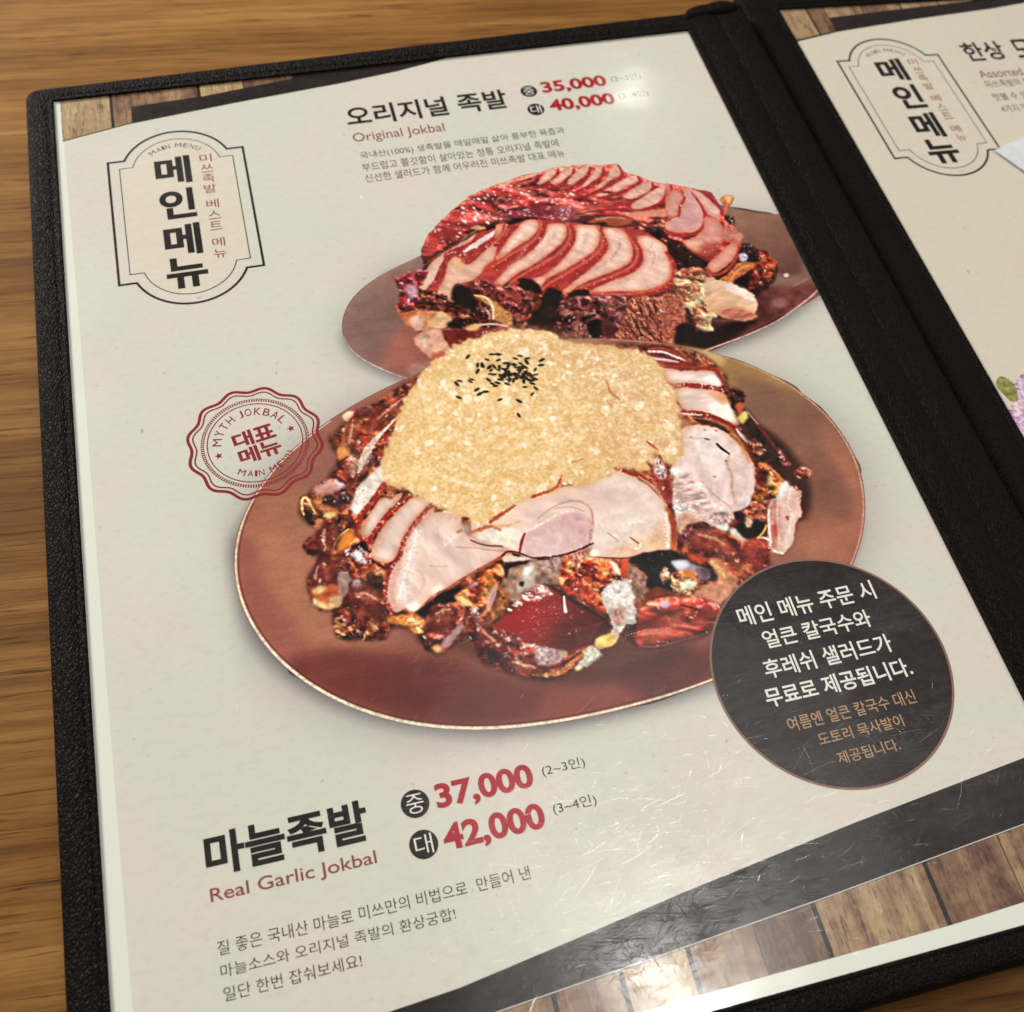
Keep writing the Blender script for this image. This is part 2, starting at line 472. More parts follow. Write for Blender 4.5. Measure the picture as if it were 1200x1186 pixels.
    for a, b, w in SL:
        slice_(a, 'e6beb2', 'd8785e')
        r = pp(a)
        line(b, [w * .6, w, w * 1.15, w, w * .8], 'b02a28', f=1.5, jag=.8, noise=.1)
        q = pp(b)
        line(q + np.array([-3.4, -1.6]), [1.5, 3.5, 3.5, 3, 2], 'd9694c', f=2.2, alpha=.75)
        sm = smooth_loop(q, 5, False)
        for _ in range(9):
            c = sm[rng.integers(len(sm))] + rng.normal(0, 1.2, 2)
            x, y = tx(np.array([c]))[0]
            spot(x, y, 2.6, 1.7, -.5, C('f3b9ae'), .8)
    for s in ('B 220,640 160,740 100,790', 'B 420,560 330,680 220,770', 'B 640,560 600,680 480,790', 'B 820,560 860,640 800,740 680,830', 'B 1080,620 1060,720 980,840 820,910', 'B 880,600 840,700 700,800'):
        line(s, 5, 'cf9a98', f=5, alpha=.45)
    for s in ('B 180,560 90,660', 'B 400,520 300,660', 'B 600,540 580,640', 'B 800,540 900,640', 'B 1060,600 1120,700'):
        line(s, 5, 'efd3ca', f=5, alpha=.55)
    for s in ('B 860,590 870,650 830,700', 'B 1080,640 1110,700 1090,780', 'B 780,590 800,640'):
        line(s, .9, 'b9807e', f=1.5, alpha=.7)
    specks('B 0,740 300,600 500,560 760,640 1000,740 800,880 500,990 300,930', 60, 1.6, ['f6d9d0', 'ffffff'], 1.3, None, .5)
    # gaps under the slices
    for s in ('B 160,880 240,878 310,940 330,985 270,960 200,930', 'B 340,985 400,945 460,970 440,1000 500,1000 560,970 640,960 660,995 600,1000 480,1010 420,1060 350,1060', 'E 40,170 130,165 195,225 180,275 120,230', 'E 380,270 440,238 530,238 520,280 440,300'):
        poly(s, '221009', f=2.4)
    # lower shredded meat
    roast('E -20,220 60,230 150,330 125,450 70,495 -20,495', ('5a1a16', '8f2f28', 'b04a3c', 'c9705c'), sc=9, spec=60, ssize=1.8, crack=.4)
    poly('E 100,470 200,340 230,250 260,225 340,260 352,380 320,455 200,492', '1e0f0b', f=2.6)
    poly('E 210,380 300,350 320,420 240,430', '3a1d14', f=4, alpha=.8)
    roast('E 350,300 560,285 700,280 830,290 870,400 800,500 700,610 500,610 400,570 320,450', ('1d0c0b', '48181a', '6d2a2c', '854038', 'a8685c'), sc=9, spec=110, ssize=1.9, scol=('d9b9c6', 'b08a98', 'f2dede'), crack=.6)
    poly('E 520,470 610,440 622,500 600,570 550,575', '120807', f=2)
    poly('E 620,470 680,450 712,520 680,590 640,560', '521c16', f=2, noise=.15)
    roast('E 760,480 830,300 1000,280 1130,265 1190,400 1150,560 1130,625 1000,612 690,606', ('571a14', '8c3526', 'a8503a', 'b86a4e', 'd08c6a'), sc=6, st=.35, ang=.2, spec=90, ssize=1.8, crack=.7, seed=2)
    for a, b in (((880, 340), (905, 430)), ((940, 340), (960, 420)), ((985, 330), (1000, 400)), ((830, 420), (900, 560)), ((1060, 440), (1070, 560)), ((1120, 480), (1150, 600)), ((900, 480), (1000, 590))):
        line(f'E {a[0]},{a[1]} {(a[0]+b[0])/2+8},{(a[1]+b[1])/2} {b[0]},{b[1]}', 1.6, '260e0a', f=1, alpha=.8)
    poly('E 1120,510 1150,500 1200,560 1200,625 1130,625 1160,570', '1e0f0b', f=2.6)
    roast('E 1030,340 1100,320 1190,330 1190,460 1100,440 1040,400', ('b4583e', 'd08a66', 'e0a888'), sc=8, spec=20, crack=.2)
    roast('D 500,1010', DRK) if False else None
    # left lower pieces
    roast('A 490,880 560,840 690,805 710,860 650,940 660,1060 560,1095 500,1060 530,960', ('5a1418', '8a2024', 'a23036', 'b8606a'), sc=10, spec=45, ssize=2.4, scol=('e8d2ee', 'cfa8d0', 'ffffff'), crack=.25)
    poly('A 575,920 620,910 640,940 620,1000 590,1010', 'c9a2c6', f=4, alpha=.8)
    poly('D 380,325 420,395 520,380 740,400 760,470 690,512 540,524 470,492 400,420', 'c8603a', f=1.3, noise=.12, grad=('D 400,340', 'D 700,480', 'd99a66'))
    line('D 410,395 520,350 620,340', 2, '7a2a18', f=1.5)
    poly('D 480,440 540,405 575,430 560,490 540,520 490,492', 'ddab98', f=1.5, noise=.1)
    poly('D 600,480 660,400 710,385 752,430 740,482 680,506 610,500', 'ddb083', f=2, noise=.08)
    poly('D 680,360 760,380 840,460 900,500 1150,490 1150,400 1000,360 860,350 740,320', '7a2a20', f=2, noise=.2)
    roast('D 700,330 860,350 1050,380 1100,490 880,500 800,440 720,400', DRK, sc=9, spec=50)
    roast('A 680,960 780,960 900,1010 1040,1060 1186,1110 1186,1186 1000,1100 850,1070 700,1040', DRK, sc=8, spec=45)
    poly('D 510,570 600,505 695,512 722,590 755,650 722,700 640,737 560,665 512,620', 'd6a08a', f=1.2, noise=.1, edge=(6, 'c07a62'))
    poly('D 620,690 700,660 725,680 700,715 645,735', 'c2543a', f=3, alpha=.8)
    poly('D 545,580 580,575 600,640 560,630', 'e8c4b4', f=3, alpha=.8)
    poly('D 700,520 850,515 1000,505 1180,500 1040,545 850,595 765,640 730,590', '7c201c', f=1.5, noise=.15)
    specks('D 900,540 1100,505 1170,505 1000,560 900,580', 14, 1.6, ['f0cfd0'], 2, None, .8)
    poly('D 788,200 880,228 930,330 945,402 860,362 768,312', '1e0f0b', f=2.6)
    poly('D 728,482 782,448 842,500 760,502', '1e0f0b', f=2.6)
    roast('A 1000,920 1080,860 1120,880 1186,920 B 0,930 130,930 E 150,330 E 60,480 D 1186,470 D 1130,380 A 1130,1010 1050,970', ('35100e', '6c201c', '923430', 'b05a50'), sc=8, spec=50, crack=.6)
    poly('D 925,278 1035,300 1130,368 1186,420 1186,480 1150,490 1100,460 1050,430 1035,360', 'c8824a', f=1.5, noise=.15, ns=7)
    line('D 925,275 1000,290 1050,350 1055,440', [1.5, 3, 4, 2], 'e8c4a0', f=1.2)
    poly('D 860,500 900,475 960,480 950,520 880,520', 'd9a468', f=1.5)
    line('D 960,480 1060,475 1150,490', 3, 'dcb0a4', f=1.5)
    # right bones and flaps
    poly('F 470,300 560,235 620,168 752,165 760,200 690,225 640,262 590,305 540,318', 'c86832', f=1.4, noise=.15, ns=7)
    line('F 560,300 620,220 700,185', 2, 'e59a50', f=1.5)
    poly('F 590,300 650,250 700,265 710,340 640,320', '1a0b09', f=1.6)
    roast('F 762,90 830,98 880,180 855,280 785,330 748,325 700,370 690,300 720,215 752,170', ('4e1210', '8c241a', 'b03c22', 'cc6234'), sc=8, spec=40, ssize=2.2, scol=('efc6d6', 'd29ab0', 'ffffff'))
    roast('F 640,50 700,40 765,100 750,160 660,150 620,120', ('120708', '2d1418', '4a2830'), sc=6, spec=22, scol=('cfc4dc', 'efe6f2'))
    poly('F 630,110 680,105 690,150 640,155', 'b9aac6', f=2, noise=.3, ns=4)
    roast('F 190,235 300,200 400,235 470,290 430,300 420,440 480,540 430,560 445,645 345,625 300,530 205,420 165,320', ('9c4c30', 'c0785a', 'd49a70', 'dfb98c', 'e6cfa8'), sc=8, spec=60, ssize=2.2, scol=('f3e0c4', 'eed2b8'), crack=.35)
    poly('F 400,300 470,290 600,320 700,370 748,432 742,550 650,572 520,545 440,520 390,440', 'd9a27c', f=1.4, wob=4, noise=.09, ns=12, ang=.2, st=3, grad=('F 500,520', 'F 560,330', 'e3bea4'))
    poly('F 520,320 610,325 700,370 745,430 720,440 640,400 560,370', 'ecd6d0', f=3, noise=.06)
    poly('F 500,500 620,480 745,530 740,552 650,572 520,548', 'c8745c', f=4, noise=.14, ns=5, ang=.2, st=4)
    line('F 250,390 245,330 290,315 320,350 280,390', 1.6, 'a8502e', f=1)
    poly('F 100,470 160,400 240,430 230,520 275,640 240,660 200,600 200,720 130,725 100,640', 'ae5642', f=1.5, wob=5, noise=.25, ns=5)
    poly('F 225,590 320,610 300,680 180,740 190,640', '1e0f0b', f=2.6)
    poly('C 20,640 60,620 110,640 270,760 260,790 100,800 70,720', '2a100e', f=2, noise=.3)
    specks('C 20,640 110,640 270,760 100,800', 16, 1.8, ['a07070', 'd0a8a8'], 1.5, None, .7)
    roast('C 70,820 200,790 290,820 340,860 200,860 90,870', ('8a3c28', 'b4644a', 'd08c68'), sc=7, spec=16)


# ================================================================== printed dish in front: trotter under garlic sauce
def front_dish():
    CUR[0] = 'plate1'
    PL = 'P 490,443 448,460.5 416.8,475.6 373.8,501 330,538 296.8,582 276.6,615.8 270.8,646 274.9,686.7 290,730.5 310,760 337,786 371,808 400,822.4 433.7,835 484,846.7 535,851.8 602,853.5 669.8,848.4 737,833 800,813 860,785 920,752 970,708 999,659.7 1009,629 1013,592 1010.8,551.8 999,521.4 975.4,491 945,464 901,437 850.6,416.9 800,408.4 760,404 721,402.5 640,395 560,410'
    pp0 = pp(PL)
    PL = oval(pp0, 4, 128)
    poly(PL, '9c604f', f=.7, wob=0, noise=.03, ns=80, smooth=5)
    n = dict(wob=0, noise=.03, ns=60)
    poly('P 490,446 416,479 374,505 300,585 273,640 330,640 420,560 470,480', '9a6152', f=18, alpha=.7, **n)
    poly('P 285,610 360,570 400,700 440,780 360,770 295,700', 'b87a5c', f=26, alpha=.85, **n)
    poly('P 420,790 500,760 620,800 600,840 480,836', '8e4c3c', f=20, alpha=.7, **n)
    poly('P 272,640 300,640 320,700 380,780 330,775 290,730', 'a05c50', f=14, alpha=.8, **n)
    poly('P 330,780 400,760 520,780 640,800 760,780 860,740 900,760 800,812 737,831 602,850 484,845 400,820 350,796', '743630', f=14, alpha=.95, **n)
    poly('P 430,790 520,770 560,800 560,846 480,840', '6b2f2a', f=16, alpha=.7, **n)
    poly('P 640,810 700,800 760,800 740,830 640,846', '975040', f=10, alpha=.6, **n)
    poly('P 720,790 790,760 830,770 820,800 760,818', '5d2520', f=10, alpha=.7, **n)
    poly('P 470,720 600,790 700,800 800,770 780,740 600,760', '3c1a15', f=12, alpha=.55, **n)
    poly('P 770,404 850,417 900,437 940,460 930,500 880,470 820,440', 'b08a52', f=8, alpha=.9, **n)
    poly('P 775,407 830,412 850,425 820,440 790,425', 'd8b878', f=5, alpha=.8, **n)
    poly('P 860,440 945,465 975,491 1000,530 1010,560 960,600 920,560 880,500', '8c6452', f=16, alpha=.9, **n)
    poly('P 960,500 1004,540 1012,590 1000,650 960,690 930,700 920,620 980,600', 'b0735a', f=16, alpha=.9, **n)
    poly('P 950,520 990,560 1000,610 960,600 930,560', '8a5a4c', f=10, alpha=.7, **n)
    poly('P 880,500 920,520 950,570 940,610 900,570', '3c241e', f=7, alpha=.9, **n)
    rim, rim2 = oval(pp0, 4, 128, -.45), oval(pp0, 4, 128, -1.1)

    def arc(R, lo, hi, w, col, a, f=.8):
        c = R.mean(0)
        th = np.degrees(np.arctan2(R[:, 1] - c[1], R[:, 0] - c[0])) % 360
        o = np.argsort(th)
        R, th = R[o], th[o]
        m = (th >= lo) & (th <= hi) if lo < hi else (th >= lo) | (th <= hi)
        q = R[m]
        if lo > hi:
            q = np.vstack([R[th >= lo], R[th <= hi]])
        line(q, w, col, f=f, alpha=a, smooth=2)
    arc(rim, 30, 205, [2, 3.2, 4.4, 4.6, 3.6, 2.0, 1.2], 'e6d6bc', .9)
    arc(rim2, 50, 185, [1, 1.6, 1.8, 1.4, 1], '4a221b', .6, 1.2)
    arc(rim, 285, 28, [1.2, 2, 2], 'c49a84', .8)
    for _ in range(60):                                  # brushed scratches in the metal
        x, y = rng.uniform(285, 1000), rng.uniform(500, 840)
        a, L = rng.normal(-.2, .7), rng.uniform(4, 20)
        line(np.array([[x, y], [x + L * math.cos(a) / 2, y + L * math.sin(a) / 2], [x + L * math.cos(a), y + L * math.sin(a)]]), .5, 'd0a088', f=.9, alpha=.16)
    # keep strokes inside the plate outline
    CUR[0] = 'meat1'
    DR = ('170a08', '3d130f', '6a2018', '8e3322', 'b4603a')
    RB = ('240d0b', '5c1a14', '8a2a1c', 'ad4526', 'd08a4c', 'ecd090')
    # underlay
    UND = 'G 400,480 400,700 300,860 200,940 140,1000 130,1080 200,1160 H 220,240 110,340 110,400 200,430 160,520 120,640 140,710 200,790 300,800 310,960 400,1000 640,1000 720,920 900,960 890,1010 1020,1110 1100,1070 J 170,740 240,860 300,950 500,1010 560,1040 760,1045 900,960 1090,740 L 100,930 160,870 270,930 420,940 800,830 900,560 1050,460 1186,390 N 700,800 820,880 900,680 945,610 N 900,450 820,380 700,200 620,60 M 700,640 560,470 500,330 P 800,408 700,405 560,410'
    poly(UND, '40201a', f=6, wob=5)
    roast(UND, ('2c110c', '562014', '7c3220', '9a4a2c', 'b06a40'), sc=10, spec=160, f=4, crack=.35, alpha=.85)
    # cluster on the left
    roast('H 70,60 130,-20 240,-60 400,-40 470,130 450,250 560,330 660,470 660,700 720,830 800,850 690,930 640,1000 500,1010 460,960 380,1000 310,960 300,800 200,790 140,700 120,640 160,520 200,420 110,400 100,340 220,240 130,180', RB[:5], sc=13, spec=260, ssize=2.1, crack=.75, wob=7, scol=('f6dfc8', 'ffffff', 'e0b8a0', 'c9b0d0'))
    poly('H 520,560 640,555 660,640 600,690 540,650', '1c0d0a', f=3, alpha=.85)
    poly('H 560,770 650,760 660,870 580,880', '2d0f0c', f=3, alpha=.7)
    poly('H 110,350 200,290 240,300 200,380 120,375', '7a2418', f=2, noise=.2)
    poly('H 115,385 190,390 170,425 120,415', '140a08', f=1.4)
    poly('H 100,130 150,140 140,190 110,170', '1a0c0a', f=1.4)
    line('H 95,140 80,90 100,60 140,70 165,120', [2.5, 3.5, 3.5, 2.5], 'edcf86', f=1.2)
    poly('H 225,130 320,135 310,155 240,160', 'efd79a', f=1.6)
    poly('H 150,180 230,180 240,215 190,250 140,210', 'cf7a4a', f=2.5, noise=.15)
    poly('H 290,190 350,185 340,260 300,310 280,260', '8a5a60', f=3, noise=.3, ns=6, alpha=.85)
    specks('H 290,190 350,185 340,260 300,310', 18, 2, ['e8e0f4', 'ffffff'], 1.8, 1.2, .9)
    poly('H 330,330 400,245 440,250 450,300 380,380 320,390', 'cf7c30', f=2, noise=.12)
    line('H 405,240 340,290 305,350 300,390', [2, 3.2, 3, 2], 'eec068', f=1)
    poly('H 415,410 480,400 530,470 520,490 440,440', 'd8dcea', f=2.5, noise=.2, ns=5)
    specks('H 380,380 560,400 540,520 420,490', 50, 2.6, ['ffffff', 'e8d8e0', '2a1014'], 1.8, .8, .85)
    specks('H 330,480 660,480 640,560 360,560', 50, 2.3, ['f8d8c8', 'e6a088'], 2.5, .2, .8)
    poly('H 135,640 240,620 330,640 350,740 300,790 200,790 150,730', 'c8602e', f=3, noise=.12)
    poly('H 150,655 200,635 245,640 220,680 160,690', 'f0d49a', f=2.5)
    poly('H 145,720 210,740 260,760 330,720 350,780 240,795 170,770', 'eacb94', f=2.5, noise=.12, ns=6)
    poly('H 270,720 350,700 360,740 290,760', 'd9bc90', f=2.5)
    poly('H 330,555 380,545 412,570 405,640 385,710 345,700', '9a7f7c', f=1.8, noise=.08, edge=(3, 'c9b4b0'))
    poly('H 425,600 490,600 500,650 450,660', 'b8bcd8', f=3, noise=.3, ns=4, alpha=.8)
    poly('H 680,850 760,840 860,830 940,880 920,940 890,965 820,930 740,910 690,900', 'd08040', f=1.6, noise=.15, ns=6, wob=4)
    specks('H 740,850 930,870 900,960 760,900', 34, 3.0, ['f6e2b4', 'eecb8a', 'fff3d8'], 1.3, None, .9)
    specks('H 300,850 460,870 450,980 330,960', 40, 2.6, ['f2c890', 'e89a5a', 'ffe8c8'], 1.8, None, .85)
    specks('H 480,900 680,900 640,1000 500,1000', 26, 2.4, ['e8a468', 'f6d8b8'], 2, None, .8)
    # dark skin chips at the far left
    roast('G 135,980 200,930 280,880 360,842 430,900 475,970 490,1060 470,1110 400,1150 250,1140 200,1080 150,1060', ('1e0d0c', '4a1812', '7c2c1a', 'a4502c', 'c88450'), sc=10, spec=60, ssize=2.2, crack=.7, wob=6)
    poly('G 230,890 380,850 430,890 380,930 260,950', 'c58f86', f=3, noise=.12)
    poly('G 360,850 410,850 430,890 390,890', 'd8cbe0', f=3)
    poly('G 290,980 470,950 470,990 400,1030 300,1020', '241018', f=3, noise=.5, ns=5)
    specks('G 290,980 470,950 460,1060 310,1060', 30, 2, ['c8b0c0', '8a6a90', 'e8dce6'], 2, None, .8)
    line('G 145,1050 140,990 170,970 205,1030 235,1080', [2.5, 3.5, 3, 2], 'f0d488', f=1.2)
    poly('G 285,1080 350,1075 385,1090 340,1120 300,1110', 'f2dc9c', f=1.6)
    poly('G 165,1080 205,1070 200,1110 175,1110', '1b0d0a', f=1.3)
    poly('G 190,1130 240,1130 230,1165 195,1160', '1b0d0a', f=1.3)
    poly('G 240,1120 290,1130 280,1180 240,1170', 'cf8454', f=2)
    # upper left skin
    roast('G 945,185 880,225 800,270 720,310 640,340 520,365 440,400 450,450 420,560 380,690 395,740 375,830 425,870 500,850 600,690 700,560 830,370 900,270', ('4a1210', '7e2018', '9c2e1e', 'b44428', 'c8663c'), sc=24, spec=120, ssize=2.6, crack=.35, ang=-.8, st=1.8, wob=3, scol=('f6d8b0', 'fff0dc', 'e8a078'))
    poly('G 500,372 620,342 720,315 700,350 640,400 540,420', '4a1820', f=3, alpha=.85, noise=.2)
    poly('G 630,380 760,310 860,270 830,350 700,400 640,430', 'a83a24', f=5, alpha=.8, noise=.15, ns=10, ang=-.5, st=3)
    poly('G 448,460 520,420 530,480 480,560 465,650 400,720 385,690 415,560', 'c2622f', f=2.5, noise=.1)
    poly('G 385,640 440,600 470,650 420,700 390,700', 'd9914e', f=3)
    poly('G 430,385 480,365 505,380 480,410 455,445 430,420', 'f0d8b4', f=1.6)
    poly('G 418,490 435,490 436,512 420,510', 'f0d8c8', f=1)
    line('G 400,725 430,705 470,680', 2.0, '30100c', f=1)
    line('G 460,560 500,530 560,530 620,540', 1.4, '5a1810', f=1)
    line('G 640,380 660,440 640,520', 1.2, '6a1c12', f=1)
    poly('G 460,690 520,680 520,780 470,800', 'c8b8b8', f=4, alpha=.55, noise=.4, ns=5)
    specks('G 440,560 620,500 560,640 500,820 430,760', 50, 2.6, ['f2e6e8', 'fff4d8', 'e8b088'], 2.2, -1.0, .85)
    roast('G 820,395 770,480 720,600 700,690 640,740 560,810 500,880 440,900 520,820 600,700 640,600 760,450', ('5e1512', '962a1c', 'b8452a'), sc=8, spec=60, ssize=2.2, wob=3)
    line('G 818,395 760,450 700,515 640,580 590,655 560,720 530,800', [1.5, 2.5, 4, 7, 10, 9, 2], 'ddcfc8', f=1.2, jag=1.5)
    line('G 790,425 720,500 650,570', 1.2, 'fbf3ea', f=1)
    poly('G 640,635 665,615 660,640 630,660', '20141c', f=1)
    poly('G 560,720 600,690 640,680 610,740 560,790 540,800', '8f8690', f=3, alpha=.5, noise=.4, ns=4)
    line('G 630,700 600,740', 1.5, '2a1a26', f=1)
    # pale slices, lower left
    poly('G 745,700 690,740 640,780 590,830 540,880 500,960 480,1000 475,1050 520,1082 590,1020 660,930 700,862 745,860', 'e2d0c8', f=1.5, noise=.10, ns=10, ang=-.8, st=2, edge=(4, 'cda8a0'))
    specks('G 520,900 600,900 560,1020 490,1040', 30, 3, ['ffffff', 'b8b8c8', 'f4ecec'], 1.5, None, .8)
    poly('G 475,1040 500,1030 545,1040 540,1070 510,1085', 'f0f0f4', f=1.5)
    def sl(pale, crust, w, c='e4c8c1'):
        poly(pale, c, f=1.4, wob=1.5, noise=.05, ns=20, ang=-1.0, st=2.5, edge=(9, 'd08e78'))
        line(crust, w, 'a02a20', f=1.2, jag=1.4, speck=(46, 1.7, ['e8a880', 'f6d8c0', 'd07850'], 1.4, None, .85))
    sl('H 700,30 740,0 780,-10 740,60 650,150 600,240 545,300 500,290 490,230 580,90 640,20', 'G 715,878 640,985 560,1080 525,1130 H 480,190 455,250', [6, 6.5, 6, 5, 3.5], 'e2cec6')
    poly('H 480,230 520,180 560,130 520,240 500,290 470,280', 'c8885c', f=3, alpha=.7)
    sl('H 850,20 1000,30 930,105 850,200 790,290 755,400 700,470 600,470 560,400 600,300 680,180', 'H 830,-5 770,55 680,140 610,225 560,300 540,345', [3, 5.5, 5.5, 5, 4])
    poly('H 570,400 610,300 700,190 660,300 620,400', 'cf9c84', f=4, alpha=.5)
    poly('I 400,600 470,592 560,595 620,600 590,680 680,790 900,850 945,872 860,910 780,965 640,1050 500,1130 400,1186 H 920,772 860,812 800,795 740,822 690,795 655,720 660,620 690,520 750,440 800,330 870,230 950,120 1000,90', 'e7cac2', f=1.3, wob=1.5, noise=.05, ns=22, ang=-1.1, st=2.5, edge=(14, 'd6a294'))
    line('H 1028,15 940,112 855,222 790,325 762,420 695,520 665,620 662,720 700,815', [3, 5, 5, 5, 5.5, 5, 4.5, 4, 4], '9c2c24', f=1.3, jag=1.6, speck=(120, 1.8, ['e8b8a8', 'f8e4dc', 'c87860', 'd8c8e0'], 1.5, None, .85))
    line('H 1010,70 920,170 830,300 790,430 730,560 715,680 730,790', [2, 5, 6, 7, 7, 7, 6], 'd89a84', f=5, alpha=.5)
    line('H 880,260 840,400 810,560 790,700', 12, 'f2e6e2', f=10, alpha=.7)
    line('H 800,560 770,640 760,720', 3, 'efe4e6', f=3, alpha=.9)
    line('I 560,840 680,845 800,860 900,868', .9, '9c7a7e', f=1, alpha=.8)
    line('I 380,970 440,975 500,970', .9, 'a98e92', f=1.4, alpha=.6)
    line('I 430,650 430,740 460,800', 1.2, 'cdaeb0', f=2, alpha=.7)
    line('I 460,640 560,640 600,690', 6, 'dcbeb4', f=6, alpha=.6)
    line('I 560,760 460,830 380,880', 6, 'efdcd6', f=6, alpha=.6)
    line('I 300,1000 340,1080 300,1160', 2, 'd0acae', f=3, alpha=.6)
    poly('I 380,1130 430,1100 470,1120 400,1180', 'f4ece4', f=4, alpha=.8)
    poly('H 800,770 860,740 900,770 860,812 820,805', 'f6eee6', f=3, alpha=.9)
    line('I 880,905 780,962 700,1005 600,1062 500,1125 H 1000,700 920,775', [3.5, 3.5, 3, 2.5, 2], 'a8583c', f=1.2, jag=1.2, speck=(14, 2, ['f0d8c8'], 1.6, None, .8))
    line('I 480,590 560,600 640,598', 3.2, 'f6efe8', f=1.6)
    # dark gap + lower middle pieces
    poly('H 870,820 960,770 1050,690 1186,640 J 100,440 140,520 180,560 H 1186,740 970,830 930,860', '130c0b', f=1.6)
    roast('H 960,800 1010,760 1186,740 1200,800 1186,930 1085,1080 1020,1112 935,1062 888,1000 950,940', ('4a1610', '7a2a1c', '9a4030', 'b4603f'), sc=12, spec=50, crack=.5)
    poly('H 1186,890 1100,980 1050,1040 1080,1070 1130,1020 1200,920', 'b08488', f=2.5)
    poly('H 980,1060 1030,1040 1060,1070 1025,1108', 'e8b070', f=3)
    poly('H 1140,700 1186,680 1186,770 1150,740', 'd08848', f=2)
    # base of the big joint
    roast('J 170,560 210,540 290,650 350,680 450,720 600,790 700,850 830,880 960,820 1090,740 1140,700 1000,850 930,930 850,1000 760,1045 700,1030 560,1040 490,1000 420,980 290,940 220,840 175,740', ('1e0a0c', '5a1418', '8a2220', 'a83828', 'c46044'), sc=9, spec=260, ssize=2.2, crack=.7, wob=6, scol=('f2d8dc', 'ffffff', 'd8a0a8', 'b8b0c8'))
    poly('J 310,850 380,840 400,900 340,930', '160c10', f=2.5, alpha=.85)
    poly('J 640,820 750,830 850,850 810,920 720,960 640,930', 'b9a0ac', f=2.2, noise=.25, ns=6)
    specks('J 640,820 850,850 810,920 650,930', 60, 2.2, ['f2ecf2', 'd8c8d4', '8a4a58'], 1.6, None, .85)
    poly('J 800,850 855,845 850,890 820,885', 'd9d09a', f=1.8)
    line('J 620,1010 760,1012 850,970 930,890 1010,820', [4, 6, 7, 6, 4], 'c8783c', f=2, jag=2, speck=(40, 2, ['f2d8a8', 'a04020', 'ffe8c0'], 1.6, None, .8))
    line('J 640,965 760,965 860,920 950,860', 2.5, '1e0c0c', f=2, alpha=.85)
    specks('J 180,560 230,560 320,700 560,790 640,800 560,830 400,760 250,680', 80, 2.6, ['f6e4dc', 'ffffff', 'e8b0a8'], 1.8, .5, .85)
    # bone interior
    poly('J 420,270 500,235 600,215 700,200 800,185 840,250 820,370 760,390 690,380 620,420 500,510 450,480 400,380', '9a7462', f=1.5, noise=.2, ns=12)
    poly('J 540,330 560,280 600,240 625,235 640,330 610,400 540,430 500,440', 'cdbfb2', f=4, noise=.12)
    poly('J 545,300 580,265 612,255 590,310 555,335', 'f2f4f2', f=3)
    poly('J 640,240 700,200 810,195 815,260 760,300 680,300', 'a3827a', f=4, noise=.25, ns=8)
    poly('J 640,330 700,350 760,345 750,385 680,380 630,380', '8f7468', f=3, noise=.2)
    poly('J 520,370 555,370 555,400 525,402', '241210', f=1.3)
    poly('J 420,250 480,235 620,215 560,245 460,275 440,330 415,330', '1d1110', f=1.8)
    poly('J 380,430 440,440 450,520 400,600 340,640 300,620 360,520', '9a5a34', f=2.5, noise=.25, ns=7)
    # orange skin left of the joint
    roast('J 92,485 150,410 260,325 380,245 412,282 402,350 362,440 315,555 292,640 215,545 120,530', ('7a2414', 'a83e20', 'c4622e', 'd9863f', 'e8b070'), sc=12, spec=50, ssize=2.4, crack=.4, wob=4)
    poly('J 300,520 340,410 372,385 360,450 325,550 300,580', 'b0788a', f=1.8, edge=(3, 'e3c0a0'))
    poly('J 95,480 130,470 190,520 205,545 130,530', 'eec68a', f=2.2)
    poly('J 170,400 230,370 240,390 190,425', 'd0a0b0', f=2.5, alpha=.8)
    # right upper skin
    roast('K 225,900 300,870 420,905 560,918 692,912 690,1050 600,1060 545,1085 480,1150 500,1186 J 1130,600 1000,545 870,480 800,390 825,180', ('6e1a12', '9c2c1a', 'b84020', 'cc5c2c', 'dc8c50'), sc=9, spec=260, ssize=2.4, crack=.3, wob=3, scol=('f8d8b0', 'fff0dc', 'f0b088'))
    poly('K 290,880 400,880 400,930 330,950 290,930', 'c8a0a0', f=3, alpha=.6, noise=.4, ns=4)
    poly('K 560,940 610,955 640,1030 610,1030 560,960', 'f2dcc8', f=1.6)
    poly('K 500,1010 550,1010 550,1040 510,1040', 'eec080', f=2)
    poly('K 640,930 690,930 688,1050 650,1045', 'c4492a', f=2.5, noise=.1)
    poly('J 1080,430 1110,405 1130,410 1100,445', '150c0a', f=1)
    poly('J 805,350 830,345 835,385 810,390', 'f2cc88', f=1.6)
    # big glossy skin
    poly('J 680,385 760,420 860,485 1000,555 1110,618 1158,680 1130,722 1000,805 880,845 750,832 600,790 450,722 350,680 470,570 560,470 620,420', '96201c', f=1.5, wob=1.5, noise=.06, ns=24, ang=.1, st=3, grad=('J 560,600', 'J 1120,700', '4a1210'))
    poly('J 780,720 900,660 1150,690 1100,740 980,810 870,845 760,830', '4e1511', f=12, alpha=.75, noise=.15, ns=5, ang=-.15, st=6)
    poly('J 480,600 600,480 760,460 820,560 700,700 540,700', 'a82620', f=14, alpha=.6)
    line('J 700,385 780,425 880,490 1000,560 1110,625 1150,680', [2, 4, 5, 5, 4, 3], '2e0f10', f=2, alpha=.85)
    poly('J 600,440 650,395 700,395 745,450 700,470 640,450', 'e8b8b4', f=4, alpha=.75, noise=.4, ns=5)
    specks('J 560,460 650,390 750,430 740,480 600,500', 70, 2.6, ['ffffff', 'f8dcd8'], 1.8, -.5, .8)
    line('J 835,470 838,520 845,575', [2.2, 3, 4.5], 'f0d4d4', f=1.2)
    specks('J 470,570 620,430 860,490 1000,600 900,740 600,760 420,690', 130, 1.3, ['f0a090', 'e8c0b8'], 1.1, None, .7)
